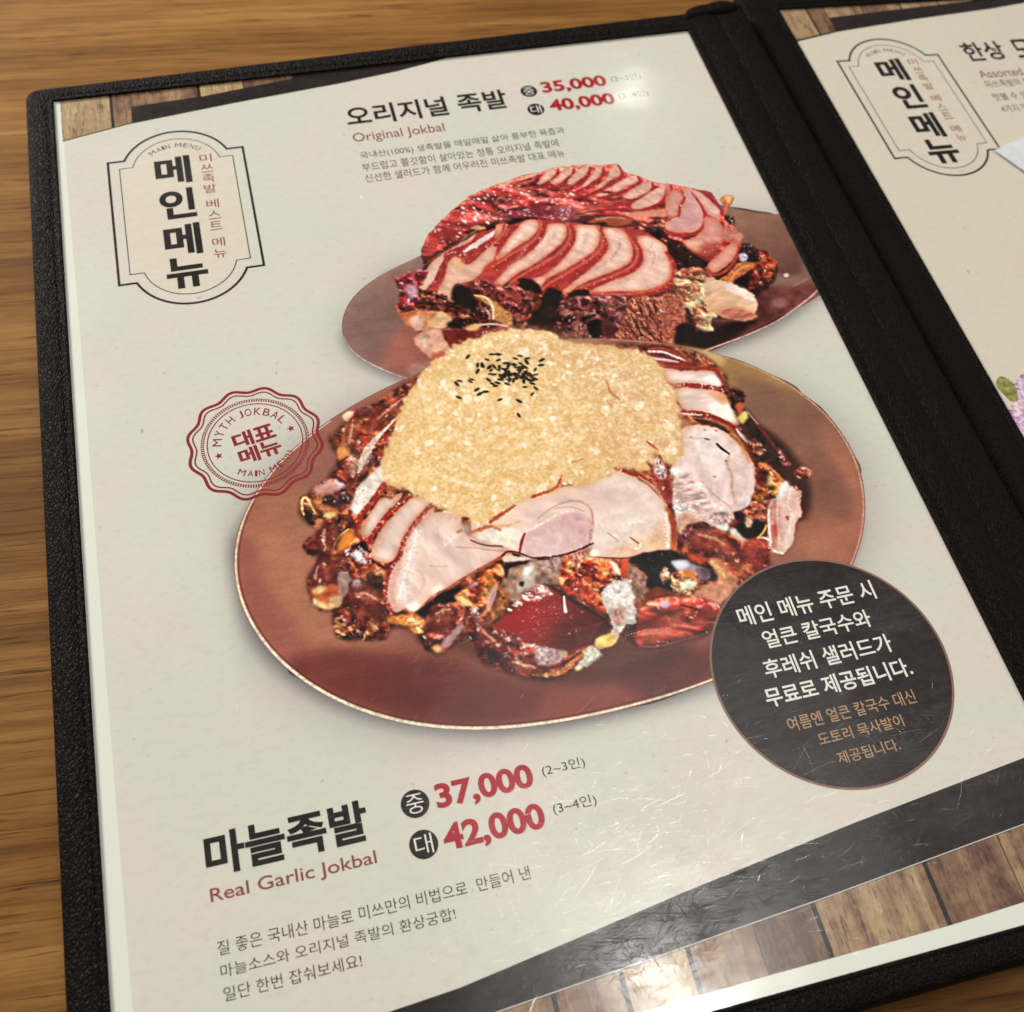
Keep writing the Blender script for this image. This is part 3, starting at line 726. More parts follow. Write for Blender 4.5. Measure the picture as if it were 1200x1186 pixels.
    specks('J 450,560 560,460 620,420 560,500 480,620', 34, 2.6, ['ffffff', 'f2cfc8'], 2, -.8, .85)
    for k in range(8):
        y = 690 + k * 16
        line(f'J {900+k*4},{y} {1000+k*3},{y-12} {1100-k*12},{y-34}', .8, 'b86a58', f=1, alpha=.4)
    # white fat, right of the joint
    poly('L 215,370 300,425 352,470 335,530 358,545 300,600 255,650 215,560', '9c7466', f=1.5, wob=3, noise=.2, ns=7)
    poly('L 25,560 80,500 200,468 245,560 252,650 274,690 252,780 190,800 150,870 100,930 0,942 0,885 80,850 92,770 60,690', 'cfc0ba', f=1.4, wob=4, noise=.12, ns=10)
    poly('L 60,520 190,480 230,560 220,660 120,660 60,600', 'd9d0ce', f=4, noise=.14, ns=7)
    specks('L 30,560 240,480 260,780 120,800', 60, 3, ['ffffff', 'a89088', 'e8e4e6'], 1.6, None, .6)
    poly('L 100,690 190,670 180,770 110,790', 'a56a5c', f=4, alpha=.7, noise=.3, ns=5)
    poly('L 0,895 80,868 130,880 100,932 0,944', 'e3c978', f=2.5)
    poly('J 1040,800 1090,745 1186,730 1186,790 1110,830 1060,825', 'dcb86a', f=2.2, noise=.15)
    poly('J 1000,830 1050,825 1092,885 1000,940 935,978 900,962 960,900', 'd2ccb8', f=1.8, wob=4, noise=.15, ns=6)
    poly('J 900,965 950,955 960,975 930,985', 'eadcb0', f=1.5)
    # centre slice
    poly('I 520,600 650,640 660,700 690,790 880,840 980,885 1186,905 K 0,925 150,912 300,884 440,835 420,910 560,917 690,912 820,882 930,862 1012,874 1024,750 995,640 945,540 885,468 800,398 700,338 600,306 500,330 400,390 200,430 30,480', 'e7cac2', f=1.3, wob=1.5, noise=.05, ns=24, ang=-.5, st=2, edge=(12, 'dcae96'))
    poly('K 440,640 600,560 760,560 900,640 960,760 900,840 700,880 480,880 430,780', 'ead6cd', f=16, noise=.04)
    poly('K 560,340 680,350 800,430 900,540 960,640 900,640 760,500 620,420 480,420', 'e6d4cf', f=12, alpha=.8)
    poly('I 700,770 780,730 900,700 1000,720 990,850 880,835 760,815', 'f0e0d4', f=4)
    poly('I 560,700 660,690 690,780 900,840 820,850 640,830', 'dabab0', f=5, alpha=.75)
    poly('I 1000,880 1040,740 1186,690 K 60,690 180,645 290,605 370,610 412,660 418,730 395,790 440,832 300,880 150,908 0,912', 'debabb', f=3, noise=.05, ns=16, grad=('K 100,850', 'K 330,640', 'd8aeb1'))
    poly('K 0,780 150,740 300,740 300,860 100,895 0,900', 'e3c6c6', f=12, alpha=.6)
    line('K 60,640 170,560 280,520 370,530 430,580 440,680 425,780', [1, 1.5, 2.4, 2, 2.4, 3, 3], 'c08a84', f=2, alpha=.7)
    line('K 180,570 290,560 380,590', 1.2, 'c48c90', f=1.5, alpha=.7)
    line('K 20,700 120,660 220,600 300,590', 2, 'f2dccf', f=2, alpha=.8)
    line('K 410,640 432,700 415,800', [3, 5, 4], 'cfa69e', f=3, alpha=.8)
    line('I 1040,735 1015,800 1000,880', [1.5, 3.5, 2], '9c2a24', f=1.2)
    line('I 1040,735 1100,705 1186,660', 2, 'f4e4da', f=2)
    line('I 660,790 720,815 790,830 880,832', 1.4, '4a2a30', f=1)
    line('I 880,900 920,870 1000,880 1090,915 1186,908 K 60,925 140,920', [2.5, 2, 1.6, 2, 2, 1.6], '3d1a1a', f=1.1)
    poly('I 880,915 930,900 1090,920 1000,935 900,945', 'e2c8bc', f=1.4)
    line('K 130,912 250,890 340,860 440,815', 2.2, '4a1a1e', f=1.2, jag=1.5)
    line('K 420,905 560,915 690,915 800,888 930,862', [1, 1.4, 1.6, 1.6, 1.4], '7a3020', f=1)
    poly('K 630,860 760,800 900,700 960,640 985,760 985,860 860,868 700,900', 'e0a878', f=12, alpha=.6)
    poly('K 940,560 985,600 1015,680 1022,800 1010,872 975,862 985,740 960,640', 'c06a34', f=2.5, noise=.1, grad=('K 960,650', 'K 1015,650', '9a3018'))
    line('K 950,600 965,700 965,840', 3.5, 'efe2dc', f=3, alpha=.8)
    for k in range(9):
        line(f'K {925+k*2},{640+k*24} {955+k},{636+k*24}', 1, 'f2e2d6', f=1.2, alpha=.7)
    line('K 700,770 740,800 785,828', [1, 2, 1.2], 'a8552c', f=1)
    line('K 740,850 770,840 775,820', 3.5, 'f4e2c4', f=2)
    line('K 545,738 590,775 620,800', .9, 'b86a60', f=1)
    line('K 640,680 720,670 790,660', 4, 'f4e8de', f=4, alpha=.7)
    line('K 560,870 640,850 700,870', 5, 'e2b088', f=5, alpha=.6)
    poly('K 420,850 470,860 480,900 430,905', 'f2e8da', f=3)
    for k in range(40):
        x, y = rng.uniform(500, 920), rng.uniform(420, 820)
        line(f'K {x},{y} {x+25},{y-6+rng.normal()*8} {x+50},{y+rng.normal()*10}', 1.0, ('f6ece6', 'd8b8b0')[k % 2], f=2.5, alpha=.16)
    # right stack of slices (tile M)
    poly('M -10,150 130,152 240,225 345,292 300,320 80,300 0,240', '7a2c24', f=1.6, noise=.15)
    line('M 0,190 100,195 180,225 250,250', 3.6, 'dccad0', f=1.6, jag=1)
    line('M 0,170 110,172 200,215 280,262', 1.8, 'a84a3a', f=1)
    line('M 20,238 120,250 200,268', 4, 'd8bcc4', f=1.8)
    line('M 60,270 180,272 300,292', 3, '8c3026', f=1.4)
    poly('M 85,305 250,325 440,325 475,370 515,432 430,438 300,420 150,415 105,345', 'e0cac8', f=1.3, noise=.07, ns=14, st=4, edge=(8, 'd08a74'))
    line('M 80,292 200,298 330,305 455,315 488,355 520,420', [4, 5, 5, 6, 4, 3], '99362a', f=1.3, jag=1)
    poly('M 380,380 450,350 510,430 440,430', 'eeece8', f=4)
    poly('M 180,450 350,450 505,475 560,560 605,640 625,705 500,665 380,622 250,602 215,560', 'e4c9c5', f=1.3, noise=.05, ns=16, st=3, edge=(9, 'd89a82'))
    poly('M 420,560 520,520 590,640 610,690 500,650 430,610', 'f0e8e0', f=5)
    poly('M 400,480 500,480 550,540 520,560 440,510', 'd98e5c', f=4, alpha=.7)
    line('M 148,428 250,425 350,430 440,440 525,470', [3.5, 5.5, 6, 5.5, 4.5], '9a2c22', f=1.2, jag=1.5, speck=(50, 2, ['f2e0e0', 'e0b0a0', 'ffffff'], 1.4, None, .9))
    poly('N 60,330 40,290 70,190 110,100 90,30 200,-10 350,10 450,70 540,155 590,225 618,300 622,400 610,485 570,560 520,585 480,600 470,645 400,702 310,692 250,662 160,700 95,745 72,640 45,520', 'e5cbc8', f=1.3, wob=1.5, noise=.07, ns=16, st=2, ang=.9, edge=(10, 'd8a896'))
    poly('N 120,60 300,20 420,120 400,300 250,300 130,200', 'ead8d8', f=14, alpha=.8)
    poly('N 440,230 560,200 610,320 610,470 560,550 500,540 450,440', 'e4c8c4', f=5, alpha=.85)
    poly('N 50,340 200,340 280,420 320,560 250,640 150,690 80,640', 'dfbab6', f=7, noise=.22, ns=8, st=3, alpha=.85)
    specks('N 50,330 200,340 340,620 150,680 60,600', 90, 2.4, ['f6eee8', 'c08a9a', 'fff8f0'], 2.4, .1, .7)
    poly('N 20,300 90,290 130,340 60,350', 'f2ece6', f=3)
    poly('N 60,540 150,560 200,600 120,610 70,600', 'f0e8e6', f=3, noise=.3, ns=5)
    line('N 440,200 425,260 460,340 460,440 490,540', [2, 4, 4, 4, 3], 'c8a498', f=3, alpha=.85)
    line('N 250,380 310,450 380,510 450,560', 1.2, 'c47a70', f=1.4, alpha=.6)
    line('N 260,420 330,540 420,590', 6, 'efe2da', f=5, alpha=.7)
    line('N 355,122 390,155 440,190', [2.5, 3.5, 2.2], '2c1418', f=.9)
    line('N 275,85 300,92', 1.8, '5a3038', f=1)
    line('N 90,75 200,85 260,80', 1.2, 'd0a090', f=2, alpha=.7)
    for p in ((340, 350), (175, 75), (270, 25), (420, 240), (350, 30)):
        line(f'N {p[0]-5},{p[1]} {p[0]+5},{p[1]}', 1.6, '9a6060', f=1)
    line('M 205,628 300,615 400,630 500,670 600,735 660,800 705,880 735,960', [4, 5.5, 6, 6, 6.5, 7, 6, 4], '86261c', f=1.3, jag=1.4, speck=(30, 1.8, ['f0c8b0', 'd88060'], 1.6, None, .8))
    line('M 300,650 430,668 540,715 620,800 670,890 700,960', [2, 4, 5, 6, 6, 4], 'd08a58', f=3.5, alpha=.7)
    line('M 230,622 300,628 360,632', 3, 'f0c8c0', f=1.4, jag=2)
    line('M 610,730 650,780 700,835', [2, 4.5, 3], 'e8e0da', f=1.4)
    poly('N 480,540 560,470 612,420 605,500 560,565 510,590', 'd6c8ca', f=4, alpha=.8)
    line('N 615,470 590,545 540,580', 2, '7a3028', f=1.3)
    poly('N 300,640 340,600 420,600 470,640 440,690 330,690', 'b99a9a', f=3, noise=.3, ns=7)
    poly('N 360,690 420,680 445,710 410,728 370,722', 'dfe2dc', f=2)
    poly('N 90,620 180,600 190,690 120,745 85,740', 'c89c86', f=4, noise=.1)
    # char, blob and flap at the right
    poly('M 620,640 680,620 760,700 860,800 940,900 960,1000 880,1000 800,960 740,960 700,860', '35231d', f=8, noise=.2)
    roast('M 558,470 605,440 660,470 662,560 640,610 600,600 562,530', ('100808', '2e1614', '5a2c22'), sc=6, spec=22, ssize=2, scol=('8a5a58', 'c09090'))
    poly('M 600,560 660,555 650,610 620,620', 'c05c38', f=2)
    poly('M 620,640 670,605 690,650 655,692 625,680', 'd8c070', f=1.8)
    line('M 680,600 730,660 790,740 850,820 900,890', [2, 3, 4.5, 4, 3], '6a2a28', f=1.5)
    line('M 685,605 720,650 760,695', 1.4, 'c8a898', f=1)
    roast('M 700,820 740,800 800,860 800,890 740,920 700,880', ('4a2018', '8c4a38', 'c08870'), sc=6, spec=18)
    roast('M 900,870 930,900 990,960 985,1000 950,1000 910,960', ('5a1c1c', '8c3a3a', 'b87878'), sc=6, spec=24, scol=('f0d8dc',))
    roast('N 895,320 960,290 1012,310 992,350 935,358', ('7a2820', 'b05a48', 'd8a080'), sc=6, spec=14)
    roast('N 640,258 720,280 800,365 798,430 720,500 640,540 560,590 600,500 625,400', ('4a1a10', '8a3c1c', 'b0602c', 'cc8440'), sc=12, spec=40, ssize=2.4, crack=.4, wob=3)
    line('N 650,258 720,285 790,360 795,420', 2.5, 'd08048', f=1.5)
    poly('N 700,360 740,340 745,400 710,410', 'f2dc98', f=4)
    poly('N 630,330 700,310 700,400 640,430', '5a1c28', f=4, alpha=.8, noise=.3)
    poly('N 740,450 790,420 785,470 750,480', 'e0a850', f=3)
    roast('N 530,600 620,540 700,520 715,600 690,660 600,680 540,640', ('6a2c1c', '9c4c34', 'b8705a'), sc=8, spec=24)
    poly('N 480,690 600,650 690,680 660,750 560,790 500,750', '150e0c', f=2)
    poly('N 440,730 480,710 540,770 550,800 490,790', 'd6cdc8', f=2)
    poly('N 540,640 600,640 600,690 560,700', 'd8a890', f=2, noise=.2)
    poly('N 470,600 540,610 560,660 500,660', '1c1014', f=2, noise=.4)
    poly('N 822,378 862,420 885,410 912,452 942,452 930,510 948,610 905,680 882,800 822,887 740,870 700,862 712,700 708,560 780,470', 'dfb8ae', f=1.3, wob=2.5, noise=.06, ns=14)
    poly('N 800,400 850,390 850,440 800,520 780,560 775,470', 'eeeae6', f=3.5)
    poly('N 715,560 780,500 790,640 780,860 720,850 722,700', 'c8857a', f=4, noise=.1, alpha=.85)
    line('N 715,580 718,700 735,810', [2, 3, 2], 'eedede', f=1.4)
    line('N 780,500 775,640 790,800', 2, 'eed8d0', f=2, alpha=.8)
    line('N 870,440 850,540 880,640 820,840', 3, 'f0dcd4', f=3, alpha=.7)
    poly('N 835,625 858,628 855,652 838,650', 'b03a20', f=1.4)
    poly('N 735,690 775,680 770,740 740,760', 'b0433a', f=3, alpha=.8)
    line('N 905,420 940,470 920,520', 2, 'd8a084', f=1.5, jag=2)
    line('N 640,770 720,790 730,850 820,885', [2, 3, 3, 2.5], 'eadfc8', f=1.5, jag=1.5)
    line('N 640,780 680,730 700,690', 2.5, 'e8b860', f=1.6)
    # lower right skins and bones
    poly('L 220,340 330,288 500,270 570,320 540,500 500,560 345,525 345,450 270,380', '100c0b', f=1.8)
    specks('L 360,290 520,280 520,340 380,350', 22, 2, ['6a2a2a', '9a5050'], 1.8, None, .7)
    roast('L 560,190 620,100 700,85 760,100 830,130 900,150 1030,210 1120,188 1182,230 1190,390 1050,460 960,560 900,500 800,330 700,330 620,310 560,260', ('3e0f12', '6e1c1c', '942a1e', 'b04426', 'd07a44'), sc=14, spec=200, ssize=2.3, crack=.4, wob=4, scol=('f6d8d8', 'ffffff', 'e0a0a8', 'd8b8d0'))
    poly('L 630,90 720,80 800,120 700,130', '190e10', f=3, alpha=.8)
    poly('L 600,150 700,140 720,200 640,240 590,220', '6a3048', f=4, alpha=.5, noise=.4, ns=5)
    poly('L 1040,200 1120,190 1175,240 1180,370 1100,400 1030,320', '9e2c20', f=8, alpha=.7, noise=.1)
    poly('L 760,340 840,330 900,400 970,470 940,560 850,645 760,610 640,600 690,520 830,480 800,400', 'cf8c60', f=2.5, noise=.12, ns=12, grad=('L 820,380', 'L 760,600', 'c48470'))
    line('L 790,345 830,380 880,450', 5, 'f0c484', f=4)
    poly('L 620,300 700,300 790,330 760,350 660,345', 'b84a24', f=3, noise=.15)
    poly('L 520,340 620,345 700,385 790,420 800,460 740,472 680,440 600,412 540,402', 'a08a98', f=2)
    poly('L 525,345 600,345 640,375 600,400 545,392', 'd6d6e2', f=3)
    poly('L 690,400 760,400 790,430 740,470 690,430', '6a4a58', f=3, noise=.15)
    poly('L 740,360 790,400 830,465 790,475 780,420', '120c0c', f=1.6)
    roast('L 430,440 482,395 502,455 455,500', ('8c4a28', 'c88a58', 'f0e0cc'), sc=5, spec=12)
    roast('L 500,450 560,420 650,410 700,480 700,550 620,590 560,570 510,520', ('6a2418', 'a85030', 'd09058', 'f0d8b0'), sc=6, spec=50, ssize=2.6, crack=.4, scol=('fff0dc', 'f6e0c8'))
    poly('L 570,490 680,480 682,520 620,540 580,520', 'ebe2c8', f=2, noise=.12)
    poly('L 590,410 650,410 665,450 610,460', 'c87a34', f=2.5)
    poly('L 330,575 400,528 470,535 540,570 520,595 420,610 350,620', '7a3420', f=1.6, noise=.15)
    line('L 405,615 450,605 500,600', 3, 'd09a58', f=1.3)
    roast('L 300,690 350,625 440,610 560,595 660,590 780,620 842,660 800,820 700,862 560,902 420,942 285,945 262,870', ('6e1e18', '963026', 'ac4434', 'ba5840', 'cc7a58'), sc=22, spec=110, ssize=2.0, crack=.3, wob=3, ang=-.2, st=2)
    poly('L 300,760 450,720 640,760 700,850 560,900 420,940 290,940 265,870', 'a33e30', f=10, alpha=.5)
    poly('L 440,640 490,630 500,660 460,670', 'd8b8dc', f=2.5)
    line('L 285,938 420,936 560,900 700,862 790,830', 1.6, '8c5a68', f=1, alpha=.7)
    line('L 580,650 660,670 720,690', 2, '501410', f=2)
    # garlic sauce
    CUR[0] = 'sauce'
    SAUCE = 'P 489,447 491,441.7 504.6,428 521.4,416 528,408 545,399.5 568.7,392.7 600,385 610,386.8 637,389 655.6,396 667.5,402 691,403 735,409.6 756.8,416 775,431.5 782,448 790.5,460 795.6,485.5 797,515 799.6,531.8 792,543.6 782,545 790,547 778.5,543.8 768.4,530 760,550.6 738,550.6 721,550.6 714,557 687.5,567.5 658.8,567.5 650,576 625,582.6 602,592.7 580,608 564.8,616 548,608 527.7,599.5 512.5,596 504,587.7 482,577.6 462,570.8 450,564 448,560 448,538 458,514 465,494 473,475.6 475,467'
    for pt, cc, hl in (('H 200,430 165,520 135,630 250,625 320,560 330,440 260,405', '7c281a', 'H 190,500 175,560 180,600'),
                       ('H 215,215 320,195 345,280 290,395 225,415 185,330', '7e2c20', 'H 240,240 230,310 245,370'),
                       ('H 420,640 560,650 650,700 650,800 520,860 410,800', '6e2219', 'H 450,690 530,690 600,730'),
                       ('H 985,815 1120,765 1150,850 1050,955 975,900', '8e3828', 'H 1010,830 1070,800 1110,800'),
                       ('L 690,120 850,150 960,240 1010,390 940,380 860,300 760,290 650,265 630,180', '8a2c1e', 'L 700,160 800,180 880,230'),
                       ('G 900,235 760,310 640,400 580,500 640,510 740,420 830,330', '9c3424', 'G 860,270 760,340 670,420'),
                       ('G 470,440 540,420 560,500 500,600 450,640 440,540', 'ac4a28', 'G 490,460 480,530 465,590'),
                       ('J 190,600 260,640 330,720 440,790 420,860 330,840 240,760', '842820', 'J 230,660 290,730 370,790'),
                       ('J 430,900 560,930 700,960 690,1010 560,1010 450,960', '8c2e20', 'J 480,925 560,950 640,965')):
        poly(pt, cc, f=4, wob=5, noise=.16, ns=9, alpha=.82, edge=(7, '3e120c'))
        line(hl, [1.0, 3.2, 1.4], 'f0c8b4', f=2.2, alpha=.75, jag=2)
        specks(pt, 7, 2.4, ['f8e0d4', 'ffffff', 'e8a890'], 1.8, None, .8)
    for w_ in ('H 120,420 330,380 560,480 660,640 700,840 640,980 420,960 200,760 130,620', 'J 170,580 320,680 600,800 830,880 960,830 760,1040 490,1000 230,840', 'G 200,930 480,980 470,1180 200,1160', 'L 560,190 760,110 1180,240 1180,380 960,540 780,340', 'G 900,240 620,350 450,420 400,720 500,840 720,500'):
        roast(w_, ('4a1810', '7c2c1c', '9c4428', 'bc6a3c', 'd89a62'), sc=12, spec=20, f=8, alpha=.20, crack=.15)
    r = poly(SAUCE, 'dcb47c', f=1.8, wob=6, noise=.05, ns=30, grad=('P 700,400', 'P 540,540', 'e8c688'))
    poly('P 480,480 560,460 620,520 600,590 540,600 470,560', 'e4bc7c', f=30, alpha=.7, noise=.04, wob=0)
    poly('P 600,386 690,405 770,430 790,480 720,480 640,430 560,410', 'd2a87c', f=26, alpha=.8, noise=.04, wob=0)
    poly('P 700,480 790,480 797,530 740,548 690,540', 'd6a67a', f=20, alpha=.7, noise=.05, wob=0)
    poly('P 640,540 720,540 690,565 620,580 600,570', 'dfb274', f=12, alpha=.6, wob=0)
    sl, al, gx, gy = r
    nn = fbm(gx / 20, gy / 16, 1, 3)
    put(sl, al * np.clip((nn - .52) * 3, 0, .30), C('ecca94'))
    put(sl, al * np.clip((.46 - nn) * 3, 0, .30), C('cf9c58'))
    nn = fbm(gx / 5, gy / 5, 3, 2)
    put(sl, al * np.clip((nn - .55) * 4, 0, .45), C('f2deb8'))
    put(sl, al * np.clip((.42 - nn) * 4, 0, .40), C('cb944c'))
    ed = np.clip(1 - (blur(al, 14) - .5) * 2.4, 0, 1) * al
    put(sl, ed * .35, C('bf8a58'))
    for c, n, z, a in (('c09254', 420, 3.4, .40), ('f0dcb0', 1300, 3.6, .38), ('f6e8cc', 1300, 3.1, .50), ('fbf4e4', 520, 3.4, .62), ('fffaf0', 170, 4.0, .8), ('f2c8b0', 420, 3.0, .5), ('fffdf2', 34, 7.0, .75)):
        specks_mask(sl, al, gx, gy, n, z, c, 1.35, None, a, .62)
    line('K 20,490 90,465 160,440 205,400 225,345', [3, 3.5, 3, 3, 1.5], 'b0391f', f=1.3, jag=1.8)
    line('K 600,290 690,320 760,340 830,385 900,450 960,540', [3.5, 5, 5, 5, 5, 4], '9a2a20', f=1.3, jag=1.6, speck=(50, 2, ['f0d0c0', 'd88870'], 2.0, .7, .85))
    poly('K 903,200 945,280 985,390 992,480 965,545 905,450 860,340 812,240 870,280', '92302a', f=1.3, noise=.15)
    poly('K 870,235 905,225 945,300 945,350 900,360 865,290', 'd8b8bc', f=2, noise=.4, ns=5)
    specks('K 870,235 905,225 950,350 930,440 890,400', 34, 2.4, ['ffffff', 'f6dccc', '6a1c18'], 2, 1.1, .8)
    line('K 815,105 850,130 890,160', [2, 3.5, 2], 'b0442a', f=1.2)
    line('K 300,245 340,240 370,225', 1.8, 'c07038', f=1.5)
    line('K 760,350 850,410 910,480 955,550', 2.2, 'dca088', f=1.4, alpha=.8)
    line('E 660,870 680,940 720,980 750,1000', [1.5, 3, 3.5, 2], 'b06036', f=1.6, alpha=.85)
    line('E 660,1010 690,1050', 2, 'b8683c', f=1.8, alpha=.7)
    line('I 970,550 900,595 830,640 790,670', [2, 4, 4.5, 2], 'a83a20', f=1.3, jag=1.6)
    line('I 570,735 600,720', 2.6, 'b85a2c', f=1.4)
    line('I 640,745 700,725 770,700 820,700 870,725', [3, 4, 5, 3, 1.5], 'b8552c', f=1.6, jag=2)
    line('I 830,690 920,690 1000,660', 3, 'e0a468', f=2.5, alpha=.8)
    for k in range(26):
        x, y = 440 + k * 19, 540
    # black sesame
    D = [(878, 702), (1045, 685), (1088, 685), (1010, 722), (1090, 725), (975, 758), (945, 760), (1060, 770), (1100, 775), (1165, 750), (945, 803), (1060, 825), (1020, 862), (895, 875), (820, 870), (800, 890), (1105, 860), (1050, 890), (1150, 890), (940, 930), (960, 960), (1000, 945), (815, 985), (1100, 1000), (1130, 790), (1150, 810), (1160, 840), (1035, 822), (985, 765), (905, 860), (1070, 905)]
    Es = [(22, 715), (55, 695), (105, 713), (100, 738), (60, 750), (85, 770), (45, 790), (205, 725), (200, 760), (160, 790), (125, 820), (165, 825), (60, 840), (90, 845), (30, 830), (10, 820), (110, 860), (80, 870), (140, 888), (88, 912), (165, 922), (138, 962), (48, 1010), (45, 1108)]
    pts = [(TILE['D'][0] + x / 5.93, TILE['D'][1] + y / 5.93) for x, y in D] + [(TILE['E'][0] + x / 5.93, TILE['E'][1] + y / 5.93) for x, y in Es]
    pts += [tuple(np.array((601, 440)) + rng.normal(0, 1, 2) * (9, 4)) for _ in range(34)]
    pts += [tuple(np.array((590, 430)) + rng.normal(0, 1, 2) * (16, 4)) for _ in range(12)]
    for i, (x, y) in enumerate(pts):
        q = tx(np.array([(x, y)]))[0]
        an = rng.normal(-.3, .8)
        z = rng.uniform(.8, 1.15)
        spot(q[0] + .8, q[1] - 1.2, 8.0 * z, 3.6 * z, an, C('a8803c'), .5)
        spot(q[0], q[1], 7.2 * z, 3.1 * z, an, C('15121c'), .97)
        if i % 3 == 0:
            spot(q[0], q[1] + 1.0, 3.0, .9, an, C('5a5a7c'), .8)
    CUR[0] = None


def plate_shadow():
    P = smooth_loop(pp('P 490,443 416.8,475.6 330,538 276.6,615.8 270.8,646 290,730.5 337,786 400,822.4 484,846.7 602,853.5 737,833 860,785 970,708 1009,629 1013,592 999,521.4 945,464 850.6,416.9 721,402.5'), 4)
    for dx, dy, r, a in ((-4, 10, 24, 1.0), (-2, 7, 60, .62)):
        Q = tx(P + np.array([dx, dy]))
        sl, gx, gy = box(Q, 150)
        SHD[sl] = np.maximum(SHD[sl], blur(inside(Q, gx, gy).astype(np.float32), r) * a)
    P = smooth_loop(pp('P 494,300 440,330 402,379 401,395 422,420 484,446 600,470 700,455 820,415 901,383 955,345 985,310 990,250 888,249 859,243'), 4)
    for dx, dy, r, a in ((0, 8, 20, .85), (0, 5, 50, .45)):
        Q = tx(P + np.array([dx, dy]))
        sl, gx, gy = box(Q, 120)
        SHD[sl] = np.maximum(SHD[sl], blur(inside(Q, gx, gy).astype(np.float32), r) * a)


back_dish()
front_dish()
plate_shadow()
IMG[...] = np.clip(IMG, 0, 1)
_m = np.maximum(GROUP['meat2'], GROUP['plate2'])[..., None] * (1 - GROUP['meat1'][..., None])
_l = IMG.mean(2, keepdims=True)
_w2 = np.clip((_l + (IMG - _l) * .86) * np.array([1.06, 1.045, 1.01], np.float32), 0, 1)
IMG[...] = IMG * (1 - _m) + _w2 * _m
_m = GROUP['meat1'][..., None] * (1 - GROUP['sauce'][..., None])
IMG[...] = IMG * (1 - _m) + np.clip(IMG * np.array([1.05, 1.05, 1.03], np.float32), 0, 1) * _m
for _c in range(3):
    _s = blur(IMG[..., _c], 1)
    IMG[..., _c] = _s * .6 + IMG[..., _c] * .4
    _k = 1 - GROUP['sauce'] * .8
    IMG[..., _c] += _k * (.30 * (IMG[..., _c] - blur(IMG[..., _c], 4)) + .12 * (IMG[..., _c] - blur(IMG[..., _c], 18)))
_m = GROUP['sauce'][..., None] * np.clip((IMG.mean(2, keepdims=True) - .25) * 5, 0, 1)
IMG[...] = np.clip(IMG * (1 + _m * np.array([.07, .06, .04], np.float32)), 0, 1)
IMG[...] = IMG * (1 - _m * .16) + _m * .16 * C('f2e2c2')
_l = IMG.mean(2, keepdims=True)
IMG[...] = np.clip(_l + (IMG - _l) * .97, 0, 1) ** 1.07
_pl = np.clip(np.maximum(GROUP['plate1'], GROUP['plate2']) - np.maximum(np.maximum(GROUP['meat1'], GROUP['meat2']), GROUP['sauce']), 0, 1)
_gy, _gx = np.mgrid[0:TH, 0:TW].astype(np.float32)
_n = (fbm(_gx / 3, _gy / 3, 2, 2) - .5) * .13 + (fbm(_gx / 40, _gy / 5, 4, 3) - .5) * .10 + (fbm(_gx / 60, _gy / 60, 1, 2) - .5) * .12
IMG *= (1 + _pl * _n)[..., None]
_w = np.minimum.outer(np.clip(np.minimum(np.arange(TH), TH - 1 - np.arange(TH)) / 60, 0, 1), np.clip(np.minimum(np.arange(TW), TW - 1 - np.arange(TW)) / 60, 0, 1))
_w[:, TW // 2:] = np.clip(np.minimum(np.arange(TH), TH - 1 - np.arange(TH)) / 60, 0, 1)[:, None]
SHD *= _w * _w * (3 - 2 * _w)
# ================================================================== helpers for building
MM = 0.001
LZ = 0.0001              # one print layer unit: ink layers lie a few hundredths of a millimetre apart


def link(name, me, mat=None, parent=None, label=None):
    o = bpy.data.objects.new(name, me)
    COL.objects.link(o)
    if mat:
        me.materials.append(mat)
    if parent:
        o.parent = parent
    if label:
        o['label'] = label
    return o


def empty(name, label, cat, loc=(0, 0, 0), rot=(0, 0, 0)):
    o = bpy.data.objects.new(name, None)
    o.empty_display_size = .02
    COL.objects.link(o)
    o.location, o.rotation_euler = loc, rot
    o['label'], o['category'] = label, cat
    return o


def mesh_from(verts, faces, smooth=False):
    me = bpy.data.meshes.new('m')
    me.from_pydata([tuple(v) for v in verts], [], faces)
    me.update()
    if smooth:
        me.polygons.foreach_set('use_smooth', [True] * len(me.polygons))
    return me


def flat(loops, z):
    """flat sheet (mm, page frame) from one outline and holes, facing up"""
    loops = [[Vector((p[0] * MM, p[1] * MM, 0)) for p in l] for l in loops]
    vs = [v for l in loops for v in l]
    tri = tessellate_polygon(loops)
    F = []
    for t in tri:
        a, b, c = (vs[i] for i in t)
        F.append(t if (b - a).cross(c - a).z > 0 else t[::-1])
    return mesh_from([(v.x, v.y, z * LZ) for v in vs], F)


